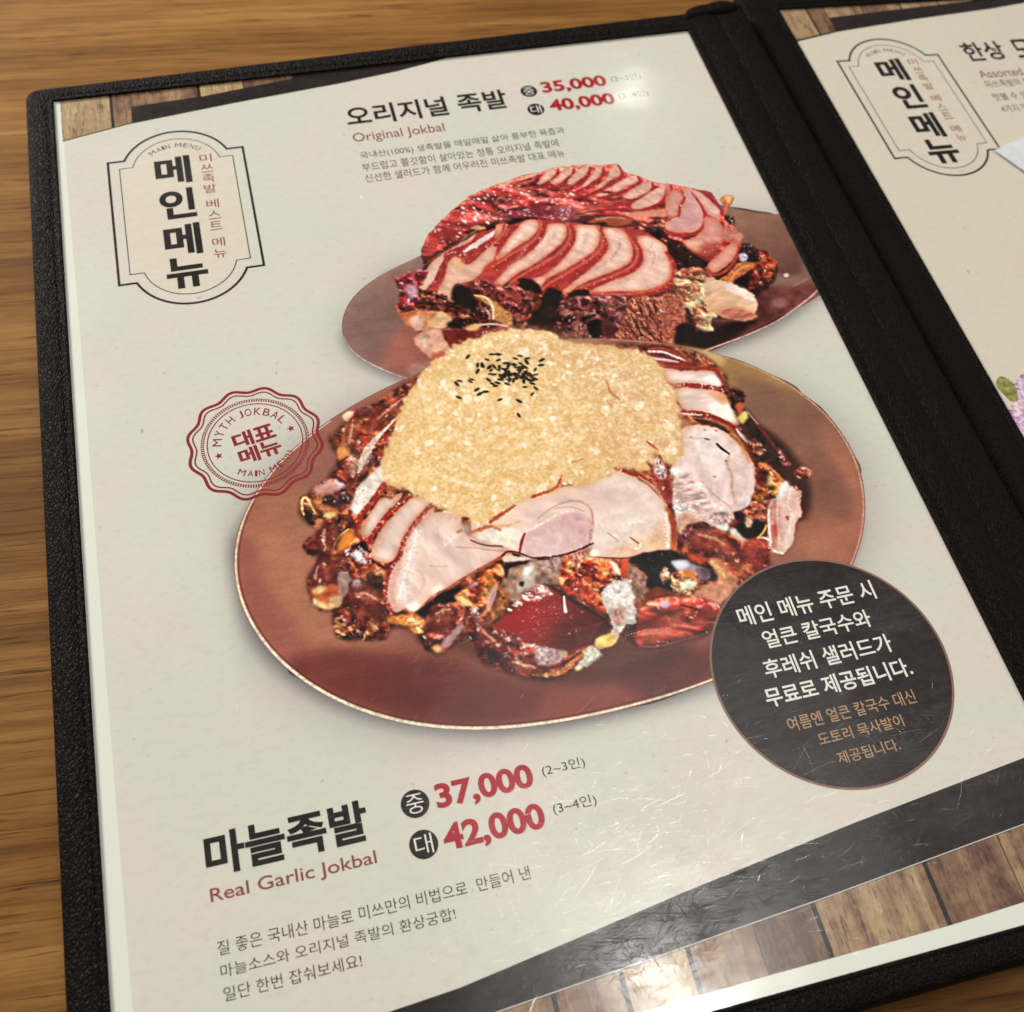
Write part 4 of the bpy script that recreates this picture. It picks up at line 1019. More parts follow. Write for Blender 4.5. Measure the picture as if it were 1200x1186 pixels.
def contour_mesh(mask, z):
    """sheet covering mask > .5 in the painter's raster: row runs inside, clipped cells at the rim"""
    k = 2
    m = mask[::k, ::k]
    h, w = m.shape
    V, F, idx = [], [], {}

    def vid(x, y):
        key = (round(x, 3), round(y, 3))
        if key not in idx:
            idx[key] = len(V)
            V.append(((X0 + (x * k + .5) / RES) * MM, (Y0 + (y * k + .5) / RES) * MM, z * LZ))
        return idx[key]
    on = m > .5
    cnt = on[:-1, :-1].astype(int) + on[:-1, 1:] + on[1:, :-1] + on[1:, 1:]
    for r in range(h - 1):
        row = cnt[r]
        if not row.any():
            continue
        c = 0
        while c < w - 1:
            if row[c] == 4:
                e = c
                while e < w - 1 and row[e] == 4:
                    e += 1
                F.append((vid(c, r), vid(e, r), vid(e, r + 1), vid(c, r + 1)))
                c = e
                continue
            if row[c] > 0:
                P = [(c, r), (c + 1, r), (c + 1, r + 1), (c, r + 1)]
                vals = [m[r, c], m[r, c + 1], m[r + 1, c + 1], m[r + 1, c]]
                out = []
                for i in range(4):
                    a, b = vals[i], vals[(i + 1) % 4]
                    if a > .5:
                        out.append(P[i])
                    if (a > .5) != (b > .5):
                        t = float((.5 - a) / (b - a))
                        out.append((P[i][0] + (P[(i + 1) % 4][0] - P[i][0]) * t, P[i][1] + (P[(i + 1) % 4][1] - P[i][1]) * t))
                f = []
                for q in out:
                    v = vid(*q)
                    if v not in f:
                        f.append(v)
                if len(f) > 2:
                    F.append(tuple(f))
            c += 1
    return mesh_from(V, F)


# ------------------------------------------------------------------ materials
def lin(c):
    if isinstance(c, str):
        c = C(c)
    c = np.asarray(c, float)
    return tuple(np.where(c <= .04045, c / 12.92, ((c + .055) / 1.055) ** 2.4)) + (1,)


class NT:
    def __init__(s, name):
        s.m = bpy.data.materials.new(name)
        s.m.use_nodes = True
        s.t = s.m.node_tree
        s.b = s.t.nodes['Principled BSDF']

    def n(s, typ, **k):
        nd = s.t.nodes.new(typ)
        for a, b in k.items():
            if a.startswith('i_'):
                nd.inputs[a[2:].replace('_', ' ')].default_value = b
            else:
                setattr(nd, a, b)
        return nd

    def l(s, a, b):
        s.t.links.new(a, b)

    def noise(s, vec, scale, detail=3, rough=.5, dist=0.0):
        nd = s.n('ShaderNodeTexNoise')
        nd.inputs['Scale'].default_value = scale
        nd.inputs['Detail'].default_value = detail
        nd.inputs['Roughness'].default_value = rough
        nd.inputs['Distortion'].default_value = dist
        if vec:
            s.l(vec, nd.inputs['Vector'])
        return nd.outputs['Fac']

    def mapping(s, vec, sc=(1, 1, 1), rot=(0, 0, 0), loc=(0, 0, 0)):
        nd = s.n('ShaderNodeMapping')
        nd.inputs['Scale'].default_value = sc
        nd.inputs['Rotation'].default_value = rot
        nd.inputs['Location'].default_value = loc
        s.l(vec, nd.inputs['Vector'])
        return nd.outputs[0]

    def ramp(s, fac, stops):
        nd = s.n('ShaderNodeValToRGB')
        e = nd.color_ramp.elements
        while len(e) < len(stops):
            e.new(.5)
        for x, (p, c) in zip(e, stops):
            x.position, x.color = p, c
        s.l(fac, nd.inputs[0])
        return nd.outputs[0]

    def mix(s, fac, a, b, mode='MIX'):
        nd = s.n('ShaderNodeMix', data_type='RGBA', blend_type=mode)
        for sock, v in ((nd.inputs[0], fac), (nd.inputs[6], a), (nd.inputs[7], b)):
            if isinstance(v, (int, float)):
                sock.default_value = v
            elif isinstance(v, tuple):
                sock.default_value = v
            else:
                s.l(v, sock)
        return nd.outputs[2]

    def math(s, op, a, b=0.0, c=None):
        nd = s.n('ShaderNodeMath', operation=op)
        for i, v in enumerate((a, b) if c is None else (a, b, c)):
            if isinstance(v, (int, float)):
                nd.inputs[i].default_value = v
            else:
                s.l(v, nd.inputs[i])
        return nd.outputs[0]


def g(v):
    return (v, v, v, 1)


# one shared node group: the clear plastic sleeve over everything printed (scratches, waviness, smudges)
def sleeve_group():
    t = bpy.data.node_groups.new('plastic_sleeve', 'ShaderNodeTree')
    t.interface.new_socket('Normal', in_out='OUTPUT', socket_type='NodeSocketVector')
    t.interface.new_socket('Haze', in_out='OUTPUT', socket_type='NodeSocketFloat')
    T = NT.__new__(NT)
    T.t = t
    out = t.nodes.new('NodeGroupOutput')
    pos = T.n('ShaderNodeTexCoord').outputs['Object']
    hs = []
    for i, (ang, sc, st) in enumerate(((.25, 2600, .05), (-.45, 3400, .06), (1.2, 3000, .06), (.02, 4200, .04), (2.2, 3800, .06), (-.12, 2300, .035))):
        v = T.mapping(pos, (1, 1, 0), (0, 0, ang), (i * .37, i * .21, 0))
        v2 = T.mapping(v, (st, 1, 1))
        a = T.noise(v2, sc, 1, .5)
        gate = T.noise(pos, 90 + 17 * i, 2, .5)
        a = T.math('MAXIMUM', T.math('MULTIPLY', T.math('SUBTRACT', a, .60), 6.0), 0.0)
        hs.append(T.math('MULTIPLY', a, T.math('MAXIMUM', T.math('MULTIPLY', T.math('SUBTRACT', gate, .42), 5.0), 0.0)))
    h = hs[0]
    for q in hs[1:]:
        h = T.math('ADD', h, q)
    worn = T.noise(pos, 22, 3, .6)
    worn = T.math('MAXIMUM', T.math('MULTIPLY', T.math('SUBTRACT', worn, .42), 3.0), 0.05)
    dv = T.n('ShaderNodeVectorMath', operation='DISTANCE')
    T.l(T.mapping(pos, (.75, 1, 0)), dv.inputs[0])
    dv.inputs[1].default_value = (.092, .052, 0)
    rub = T.math('MAXIMUM', T.math('SUBTRACT', 1.0, T.math('MULTIPLY', dv.outputs['Value'], 15.0)), 0.0)
    worn = T.math('ADD', worn, T.math('MULTIPLY', rub, 1.6))
    h = T.math('MULTIPLY', h, worn)
    wav = T.noise(pos, 16, 2, .5)
    b1 = T.n('ShaderNodeBump')
    b1.inputs['Strength'].default_value = .17
    b1.inputs['Distance'].default_value = .0010
    T.l(wav, b1.inputs['Height'])
    b2 = T.n('ShaderNodeBump')
    b2.inputs['Strength'].default_value = .35
    b2.inputs['Distance'].default_value = .00004
    T.l(h, b2.inputs['Height'])
    T.l(b1.outputs[0], b2.inputs['Normal'])
    T.l(b2.outputs[0], out.inputs[0])
    hz = T.math('MULTIPLY_ADD', h, .20, .0)
    hz = T.math('ADD', hz, T.math('MULTIPLY', T.math('MULTIPLY', T.noise(T.mapping(pos, (.35, 1, 1)), 130, 4, .7), worn), .42))
    hz = T.math('MINIMUM', hz, .42)
    T.l(hz, out.inputs[1])
    return t


SLEEVE = sleeve_group()


def finish_print(T, col):
    b = T.b
    gnode = T.n('ShaderNodeGroup', node_tree=SLEEVE)
    if isinstance(col, tuple):
        b.inputs['Base Color'].default_value = col
    else:
        T.l(col, b.inputs['Base Color'])
    b.inputs['Roughness'].default_value = .34
    b.inputs['Specular IOR Level'].default_value = .22
    b.inputs['Coat Weight'].default_value = 1.0
    b.inputs['Coat IOR'].default_value = 1.45
    T.l(gnode.outputs[0], b.inputs['Coat Normal'])
    r = T.math('ADD', gnode.outputs[1], .05)
    T.l(r, b.inputs['Coat Roughness'])
    T.l(T.math('ADD', gnode.outputs[1], .34), b.inputs['Roughness'])
    return T.m


def ink(name, hexcol, mottled=0.0, light=None):
    T = NT(name)
    col = lin(hexcol)
    if mottled:
        pos = T.n('ShaderNodeTexCoord').outputs['Object']
        n = T.noise(pos, 420, 4, .65)
        n2 = T.noise(T.mapping(pos, (.35, 1.6, 1), (0, 0, .15)), 260, 4, .7)
        n = T.math('MULTIPLY', T.math('ADD', n, n2), .5)
        col = T.ramp(n, [(.36, lin(hexcol)), (.68, lin(light or hexcol))])
    return finish_print(T, col)


M_TEXT = ink('ink_black', '1e1816', .3, '2a2220')
M_RED = ink('ink_red', 'a81824')
M_WINE = ink('ink_wine', '8e4a42')
M_SEAL = ink('ink_seal', '8a2329')
M_GREY = ink('ink_grey', '41413f')
M_WHITE = ink('ink_white', 'e6e3da')
M_TAN = ink('ink_tan', 'b08c68')
M_CREAM = ink('ink_cream', 'd6ccba', .3, 'ddd5c6')
M_CIRC = ink('ink_slate', '181112', .3, '342c2c')
M_RIM = ink('ink_copper', '8a6456')
M_BAND = ink('ink_band', '1b1313', .3, '342b2b')
M_SHEET = ink('page_white', 'dfe2d6')

img = bpy.data.images.new('print', TW, TH, alpha=True, float_buffer=False)
img.alpha_mode = 'CHANNEL_PACKED'
buf = np.ones((TH, TW, 4), np.float32)
buf[..., :3] = np.clip(IMG, 0, 1)
buf[..., 3] = 1 - SHD
img.pixels.foreach_set(buf.ravel())
img.update()
img.pack()


def print_tex(T):
    uv = T.n('ShaderNodeUVMap', uv_map='paper')
    im = T.n('ShaderNodeTexImage', image=img, extension='EXTEND', interpolation='Linear')
    T.l(uv.outputs[0], im.inputs[0])
    return im


def add_uv(me):
    uv = me.uv_layers.new(name='paper')
    co = np.empty(len(me.vertices) * 3, np.float32)
    me.vertices.foreach_get('co', co)
    co = co.reshape(-1, 3) / MM
    li = np.empty(len(me.loops), np.int32)
    me.loops.foreach_get('vertex_index', li)
    c = co[li]
    out = np.stack([(c[:, 0] - X0) / (X1 - X0), (c[:, 1] - Y0) / (Y1 - Y0)], 1).astype(np.float32)
    uv.data.foreach_set('uv', out.ravel())


def picture_mat():
    T = NT('printed_picture')
    im = print_tex(T)
    return finish_print(T, im.outputs[0])


def paper_mat(name, base, pink, spot_, use_shadow):
    T = NT(name)
    pos = T.n('ShaderNodeTexCoord').outputs['Object']
    c = T.mix(T.ramp(T.noise(pos, 26, 4, .6), [(.42, g(0)), (.66, g(1))]), lin(base), lin(pink))
    fine = T.noise(T.mapping(pos, (1, 2.0, 1), (0, 0, .3)), 340, 4, .7)
    c = T.mix(.55, c, T.ramp(fine, [(.3, lin('b9b5a8')), (.62, lin('dcd7cb'))]), 'MULTIPLY') if False else T.mix(T.ramp(fine, [(.50, g(0)), (.75, g(.55))]), c, lin('c4c1b4'))
    specks_ = T.noise(pos, 520, 2, .5)
    patch = T.noise(pos, 70, 2, .5)
    sp = T.math('MULTIPLY', T.ramp(specks_, [(.68, g(0)), (.76, g(.6))]), T.ramp(patch, [(.45, g(0)), (.6, g(1))]))
    c = T.mix(sp, c, lin('8f8b82'))
    if use_shadow:
        im = print_tex(T)
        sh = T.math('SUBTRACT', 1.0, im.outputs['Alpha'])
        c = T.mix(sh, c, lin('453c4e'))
    return finish_print(T, c)


def wood_print():
    T = NT('printed_wood')
    pos = T.n('ShaderNodeTexCoord').outputs['Object']
    inf = T.n('ShaderNodeObjectInfo').outputs['Random']
    shift = T.n('ShaderNodeVectorMath', operation='ADD')
    cb = T.n('ShaderNodeCombineXYZ')
    T.l(T.math('MULTIPLY', inf, 3.0), cb.inputs[0])
    T.l(T.math('MULTIPLY', inf, 7.0), cb.inputs[1])
    T.l(pos, shift.inputs[0])
    T.l(cb.outputs[0], shift.inputs[1])
    v = T.mapping(shift.outputs[0], (1, .12, 1), (0, 0, 0.03))
    g1 = T.noise(v, 1500, 5, .75, .3)
    g2 = T.noise(v, 190, 3, .6, 1.0)
    blot = T.noise(shift.outputs[0], 260, 4, .7)
    c = T.ramp(T.math('MULTIPLY_ADD', T.math('SUBTRACT', inf, .5), .30, T.math('MULTIPLY_ADD', g2, .6, T.math('MULTIPLY', blot, .4))),
               [(.32, lin('5e4235')), (.46, lin('8c6c54')), (.58, lin('aa8e6a')), (.75, lin('c4ac82'))])
    c = T.mix(T.ramp(g1, [(.54, g(0)), (.66, g(.75))]), c, lin('3a241c'))
    c = T.mix(T.ramp(T.noise(v, 700, 4, .7), [(.58, g(0)), (.68, g(.85))]), c, lin('2c1a16'))
    return finish_print(T, c)


def leather():
    T = NT('black_leather')
    pos = T.n('ShaderNodeTexCoord').outputs['Object']
    d = T.n('ShaderNodeVectorMath', operation='ADD')
    nv = T.n('ShaderNodeTexNoise')
    nv.inputs['Scale'].default_value = 500
    T.l(pos, nv.inputs['Vector'])
    sc = T.n('ShaderNodeVectorMath', operation='SCALE')
    sc.inputs[3].default_value = .0012
    T.l(nv.outputs['Color'], sc.inputs[0])
    T.l(pos, d.inputs[0])
    T.l(sc.outputs[0], d.inputs[1])
    vo = T.n('ShaderNodeTexVoronoi', feature='DISTANCE_TO_EDGE')
    vo.inputs['Scale'].default_value = 1250
    T.l(T.mapping(d.outputs[0], (1, .72, 1), (0, 0, .5)), vo.inputs['Vector'])
    h = T.ramp(vo.outputs['Distance'], [(0, g(0)), (.30, g(1))])
    h = T.math('ADD', T.math('MULTIPLY', h, .8), T.math('MULTIPLY', T.noise(pos, 900, 3), .5))
    bp = T.n('ShaderNodeBump')
    bp.inputs['Strength'].default_value = .75
    bp.inputs['Distance'].default_value = .00030
    T.l(h, bp.inputs['Height'])
    T.l(bp.outputs[0], T.b.inputs['Normal'])
    c = T.mix(T.noise(pos, 45, 3), lin('0b0808'), lin('140f0e'))
    T.l(c, T.b.inputs['Base Color'])
    T.l(T.math('MULTIPLY_ADD', T.noise(pos, 80, 3), .15, .46), T.b.inputs['Roughness'])
    T.b.inputs['Specular IOR Level'].default_value = .085
    return T.m


def plain(name, c, r=.5, sp=.5):
    T = NT(name)
    pos = T.n('ShaderNodeTexCoord').outputs['Object']
    k = np.array(lin(c)[:3])
    col = T.mix(T.noise(pos, 300, 3), tuple(k * .8) + (1,), tuple(np.minimum(k * 1.15, 1)) + (1,))
    T.l(col, T.b.inputs['Base Color'])
    T.b.inputs['Roughness'].default_value = r
    T.b.inputs['Specular IOR Level'].default_value = sp
    return T.m


def table_wood():
    T = NT('oak_table')
    pos = T.n('ShaderNodeTexCoord').outputs['Object']
    p = T.mapping(pos, (1, 1, 1), (0, 0, TABLE_ROT))
    v = T.mapping(p, (.055, 1, 1))
    big = T.noise(v, 34, 4, .6, .5)
    mid = T.noise(T.mapping(p, (.05, 1, 1), loc=(.3, .1, 0)), 260, 5, .7, .3)
    c = T.ramp(T.math('ADD', T.math('MULTIPLY', big, .5), T.math('MULTIPLY', mid, .5)),
               [(.36, lin('64411e')), (.46, lin('81572a')), (.55, lin('986c38')), (.66, lin('b08348'))])
    pore = T.ramp(T.noise(T.mapping(p, (.035, 1, 1), loc=(.7, 0, 0)), 1100, 4, .7, .1), [(.54, g(0)), (.66, g(.7))])
    c = T.mix(pore, c, lin('492a0e'))
    lines_ = T.ramp(T.noise(T.mapping(p, (.02, 1, 1), loc=(0, .4, 0)), 240, 4, .7, .2), [(.60, g(0)), (.625, g(.9)), (.65, g(0))])
    gate = T.ramp(T.noise(T.mapping(p, (.25, 1, 1)), 60, 2), [(.42, g(0)), (.55, g(1))])
    c = T.mix(T.math('MULTIPLY', lines_, gate), c, lin('341e0a'))
    T.l(c, T.b.inputs['Base Color'])
    T.l(T.math('MULTIPLY_ADD', mid, .15, .55), T.b.inputs['Roughness'])
    T.b.inputs['Specular IOR Level'].default_value = .10
    bp = T.n('ShaderNodeBump')
    bp.inputs['Strength'].default_value = .35
    bp.inputs['Distance'].default_value = .0002
    T.l(T.math('SUBTRACT', mid, pore), bp.inputs['Height'])
    T.l(bp.outputs[0], T.b.inputs['Normal'])
    return T.m


TABLE_ROT = 0.10
M_PIC = picture_mat()
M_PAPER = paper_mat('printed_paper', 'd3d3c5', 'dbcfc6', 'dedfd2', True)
M_PAPER2 = paper_mat('printed_paper_plain', 'd8d2c0', 'dacebe', 'dfd9cc', False)
M_WOOD = wood_print()
M_LEATHER = leather()
M_TABLE = table_wood()
M_THREAD = plain('stitch_thread', '151211', .85, .1)
M_SLIP = plain('white_paper', 'd8dade', .6)

# ================================================================== table
me = mesh_from([(x, y, z) for z in (-.03, 0) for y in (-.5, 1.3) for x in (-.8, 1.2)],
               [(4, 5, 7, 6), (0, 2, 3, 1), (0, 1, 5, 4), (1, 3, 7, 5), (3, 2, 6, 7), (2, 0, 4, 6)])
tb = link('wooden_table', me, M_TABLE)
bv = tb.modifiers.new('b', 'BEVEL')
bv.width = .003
tb['label'] = 'brown wooden table top with horizontal grain under the menus'
tb['category'] = 'table'

# ================================================================== lettering
_cache = {}
LAYER_TEXT = 0.46


def glyph_mesh(txt, off=0.0, shear=0.0):
    cu = bpy.data.curves.new('t', 'FONT')
    cu.body = txt
    cu.offset = off
    cu.shear = shear
    cu.resolution_u = 6
    ob = bpy.data.objects.new('t', cu)
    COL.objects.link(ob)
    dg = bpy.context.evaluated_depsgraph_get()
    dg.update()
    me = bpy.data.meshes.new_from_object(ob.evaluated_get(dg))
    bpy.data.objects.remove(ob)
    bpy.data.curves.remove(cu)
    me.materials.clear()
    return me


def place(me, rect, z):
    n = len(me.vertices)
    co = np.empty(n * 3, np.float32)
    me.vertices.foreach_get('co', co)
    co = co.reshape(-1, 3)
    lo, hi = co.min(0), co.max(0)
    x0, y0, x1, y1 = rect
    co[:, 0] = (x0 + (co[:, 0] - lo[0]) / (hi[0] - lo[0]) * (x1 - x0)) * MM
    co[:, 1] = (y0 + (co[:, 1] - lo[1]) / (hi[1] - lo[1]) * (y1 - y0)) * MM
    co[:, 2] = z * LZ
    # bold glyph contours overlap: give every face its own height (microns) so none coincide
    V, F = [], []
    for k, pl in enumerate(me.polygons):
        zz = z * LZ + ((k * 7) % 23) * 2.2e-7
        b = len(V)
        q = [co[v] for v in pl.vertices]
        V += [(float(a[0]), float(a[1]), zz) for a in q]
        r = tuple(range(b, b + len(q)))
        cr_ = (q[1][0] - q[0][0]) * (q[2][1] - q[1][1]) - (q[1][1] - q[0][1]) * (q[2][0] - q[1][0])
        F.append(r if cr_ >= 0 else r[::-1])
    bpy.data.meshes.remove(me)
    return mesh_from(V, F)


def text_rect(name, txt, rect, mat, parent, off=0.0, label=None, z=LAYER_TEXT, shear=0.0):
    return link(name, place(glyph_mesh(txt, off, shear), rect, z), mat, parent, label)


def text_photo(name, txt, xl, xr, yt, yb, mat, parent, off=0.0, label=None, z=LAYER_TEXT, shear=0.0):
    r = (inv_pt(*xl)[0], inv_pt(*yb)[1], inv_pt(*xr)[0], inv_pt(*yt)[1])
    return text_rect(name, txt, r, mat, parent, off, label, z, shear)


def join_meshes(ms):
    bm = bmesh.new()
    for m in ms:
        bm.from_mesh(m)
    out = bpy.data.meshes.new('j')
    bm.to_mesh(out)
    bm.free()
    return out


def xf(me, M):
    me.transform(M)
    return me


def ring(pts, w, z, closed=True):
    """flat band of width w (mm) along a closed polyline (mm)"""
    P = np.asarray(pts, float)
    n = len(P)
    nx, pv = np.roll(P, -1, 0) - P, P - np.roll(P, 1, 0)
    nx /= np.linalg.norm(nx, axis=1)[:, None] + 1e-9
    pv /= np.linalg.norm(pv, axis=1)[:, None] + 1e-9
    nn = np.stack([-(nx + pv)[:, 1], (nx + pv)[:, 0]], 1)
    nn /= np.linalg.norm(nn, axis=1)[:, None] + 1e-9
    k = 1 / np.maximum(.5, np.abs(nn[:, 0] * -nx[:, 1] + nn[:, 1] * nx[:, 0]))
    A, B = P + nn * (w / 2 * k)[:, None], P - nn * (w / 2 * k)[:, None]
    V = [(a[0] * MM, a[1] * MM, z * LZ) for a in A] + [(b[0] * MM, b[1] * MM, z * LZ) for b in B]
    F = []
    for i in range(n):
        j = (i + 1) % n
        f = (i, j, n + j, n + i)
        a, b, c = (Vector(V[q]) for q in f[:3])
        F.append(f if (b - a).cross(c - b).z > 0 else f[::-1])
    return mesh_from(V, F)


# ------------------------------------------------------------------ badge at the top left of both pages
def badge(parent, ox, oy):
    def outline(x0, x1, y0, y1, nx, rise, n=22):
        cx = (x0 + x1) / 2
        hw = cx - nx
        R = (hw * hw + rise * rise) / (2 * rise)
        a = math.asin(min(1, hw / R))
        up = [(cx - R * math.sin(a - 2 * a * i / n), y1 + rise - R + R * math.cos(a - 2 * a * i / n)) for i in range(n + 1)]
        dn = [(cx + R * math.sin(a - 2 * a * i / n), y0 - rise + R - R * math.cos(a - 2 * a * i / n)) for i in range(n + 1)]
        return [(x + ox, y + oy) for x, y in [(x0, y1)] + up + [(x1, y1), (x1, y0)] + dn + [(x0, y0)]]
    inner = outline(17.6, 51.1, 218.4, 261.0, 21.5, 10.2)
    link('badge_panel', flat([inner], .34), M_CREAM, parent, 'beige badge panel with the vertical lettering')
    link('badge_border', ring(outline(14.4, 54.5, 215.0, 264.2, 19.2, 10.3), .72, .36), M_TEXT, parent, 'thick black outer border of the badge')
    link('badge_border', ring(inner, .28, .38), M_TEXT, parent, 'thin black inner border of the badge')
    rects = [('메', 27.7, 251.9, 38.3, 263.6), ('인', 27.9, 237.6, 38.2, 249.8), ('메', 27.9, 222.9, 38.4, 235.2), ('뉴', 27.4, 210.6, 38.9, 222.3)]
    ms = [place(glyph_mesh(t, .034), (a + ox, b + oy, c + ox, d + oy), LAYER_TEXT) for t, a, b, c, d in rects]
    link('lettering', join_meshes(ms), M_TEXT, parent, 'large black vertical letters on the badge')
    ms = []
    ys = [263.0, 258.6, 254.3, 249.9, 243.6, 239.0, 234.6, 228.0, 223.6]
    for t, y in zip('미쓰족발베스트메뉴', ys):
        ms.append(place(glyph_mesh(t, .004), (41.2 + ox, y - 3.5 + oy, 44.8 + ox, y + oy), LAYER_TEXT))
    link('lettering', join_meshes(ms), M_WINE, parent, 'small wine red vertical letters on the badge')
    link('lettering', arc_text('MAIN MENU', 34.3 + ox, 257.2 + oy, 10.3, 90, 86, 1.75, 0.0, LAYER_TEXT), M_GREY, parent, 'small grey MAIN MENU on an arc')


def arc_text(txt, cx, cy, R, mid, span, h, off, z, flip=False, rx=1.0):
    """letters on a circle; mid and span in degrees; flip puts them on the lower side reading left to right"""
    ws = {' ': .35, 'I': .32, 'J': .45, 'M': .95}
    w = [ws.get(c, .72) for c in txt]
    tot = sum(w)
    acc, ms = 0, []
    for c, k in zip(txt, w):
        t = (acc + k / 2) / tot - .5
        acc += k
        if c == ' ':
            continue
        a = math.radians(mid - t * span) if not flip else math.radians(mid + t * span)
        m = glyph_mesh(c, off)
        gw = k * (math.radians(span) * R / tot) * .80
        m = place(m, (-gw / 2, 0, gw / 2, h), 0)
        rot = a - math.pi / 2 if not flip else a + math.pi / 2
        r = R if not flip else R + h
        M = Matrix.Translation((cx * MM + r * MM * math.cos(a), cy * MM + r * MM * math.sin(a), z * LZ)) @ Matrix.Rotation(rot, 4, 'Z')
        ms.append(xf(m, M))
    return join_meshes(ms)


# ------------------------------------------------------------------ seal
def seal(parent):
    cx, cy = 44.3, 155.2
    tilt = math.radians(14)

    def wave(R, amp, n=12, N=240):
        return [(cx + (R + amp * math.cos(n * (t - tilt))) * math.cos(t), cy + (R + amp * math.cos(n * (t - tilt))) * math.sin(t)) for t in (2 * math.pi * i / N for i in range(N))]
    z = .40
    link('seal_border', ring(wave(16.6, .62), .80, z), M_SEAL, parent, 'thick scalloped red outline of the seal')
    link('seal_border', ring(wave(15.35, .58), .38, z), M_SEAL, parent, 'thin scalloped red outline of the seal')
    link('seal_ring', ring([(cx + 12.1 * math.cos(t), cy + 12.1 * math.sin(t)) for t in np.linspace(0, 6.2832, 97)[:-1]], .28, z), M_SEAL, parent)
    bm = bmesh.new()
    for i in range(130):
        a = 2 * math.pi * i / 130
        for da, r0, r1 in ((0, 12.9, 13.75), (.028, 13.75, 12.9)):
            p = Vector((cx + r0 * math.cos(a), cy + r0 * math.sin(a), z / 10)) * MM
            q = Vector((cx + r1 * math.cos(a + .028), cy + r1 * math.sin(a + .028), z / 10)) * MM
            d = (q - p).normalized().cross(Vector((0, 0, 1))) * .10 * MM
            zz = Vector((0, 0, (.002 if da else 0) * MM))
            bm.faces.new([bm.verts.new(v + zz) for v in ((p - d), (p + d), (q + d), (q - d))])
    bmesh.ops.recalc_face_normals(bm, faces=bm.faces)
    me = bpy.data.meshes.new('t')
    bm.to_mesh(me)
    bm.free()
    o = link('rope_ring', me, M_SEAL, parent, 'ring of tiny crossed ticks round the seal')
    o['kind'] = 'stuff'
    link('lettering', arc_text('MYTH JOKBAL', cx, cy, 8.5, 104, 150, 2.3, .0, LAYER_TEXT), M_SEAL, parent, 'red MYTH JOKBAL on the upper arc of the seal')
    link('lettering', arc_text('MAIN MENU', cx, cy, 8.7, 284, 98, 1.75, .0, LAYER_TEXT, True), M_SEAL, parent, 'red MAIN MENU on the lower arc of the seal')
    ms = []
    for t, x0, y0, x1, y1 in (('대', -5.4, .2, -.2, 5.0), ('표', .1, .3, 5.6, 4.9), ('메', -5.3, -5.1, -.1, -.2), ('뉴', .2, -4.9, 5.7, -.1)):
        ms.append(place(glyph_mesh(t, .03), (x0, y0, x1, y1), 0))
    m = join_meshes(ms)
    xf(m, Matrix.Translation((cx * MM + .0002, (cy - .6) * MM, LAYER_TEXT * LZ)) @ Matrix.Rotation(tilt * .7, 4, 'Z'))
    link('lettering', m, M_SEAL, parent, 'bold red letters in the middle of the seal')
    for sgn in (-1, 1):
        a = tilt + (0 if sgn > 0 else math.pi)
        sx, sy = cx + 9.8 * math.cos(a), cy + 9.8 * math.sin(a)
        pts = [(sx + (1.05 if k % 2 == 0 else .45) * math.cos(tilt + math.pi / 2 + k * math.pi / 5), sy + (1.05 if k % 2 == 0 else .45) * math.sin(tilt + math.pi / 2 + k * math.pi / 5)) for k in range(10)]
        link('star', flat([pts], z), M_SEAL, parent)


# ================================================================== left menu
menu = empty('menu_book', 'open black leather menu showing two pork dishes with garlic sauce and prices', 'menu')


def profile_frame(name, ox0, oy0, ox1, oy1, ix0, iy0, ix1, iy1, ztop, zbot, parent, label, wl, mat):
    """leather frame (rounded outer roll, flat lip) round a page opening, mitred, mm"""
    def loop(d, z):       # d: 0 outer .. 1 inner
        x0, y0 = ox0 + (ix0 - ox0) * d, oy0 + (iy0 - oy0) * d
        x1, y1 = ox1 + (ix1 - ox1) * d, oy1 + (iy1 - oy1) * d
        r = max(.3, 4.0 * (1 - d))
        pts = []
        for cx, cy, a0 in ((x1 - r, y1 - r, 0), (x0 + r, y1 - r, 90), (x0 + r, y0 + r, 180), (x1 - r, y0 + r, 270)):
            for k in range(6):
                a = math.radians(a0 + k * 18)
                pts.append((cx + r * math.cos(a), cy + r * math.sin(a), z))
        # subdivide long sides a little is not needed: flat sections
        return pts
    low = [(0.0, zbot + .6), (0.0, -12.6), (.10, -12.4), (.10, -11.9), (0.0, -11.7)] if zbot < -10 else []
    secs = [(.03, zbot)] + low + [(0.0, zbot + .5 if not low else -11.0), (0.0, ztop - 1.8), (.03, ztop - .9), (.09, ztop - .3), (.2, ztop), (.5, ztop + .12), (.78, ztop - .05), (.84, ztop - .32), (.88, ztop - .05), (.97, ztop - .1), (1.0, ztop - .4), (1.0, wl)]
    V, F = [], []
    L = [loop(d, z) for d, z in secs]
    n = len(L[0])
    for l in L:
        V += [(x * MM, y * MM, z * MM) for x, y, z in l]
    for s in range(len(L) - 1):
        for i in range(n):
            j = (i + 1) % n
            F.append((s * n + i, s * n + j, (s + 1) * n + j, (s + 1) * n + i))
    F.append(tuple(reversed(range(n))))
    me = mesh_from(V, F, True)
    return link(name, me, mat, parent, label)


Z = P0 / MM            # page height in mm for world-space pieces
base = bpy.data.objects.new('x', None)
menu.location = (0, 0, P0)
LO = -P0 / MM + 0.15


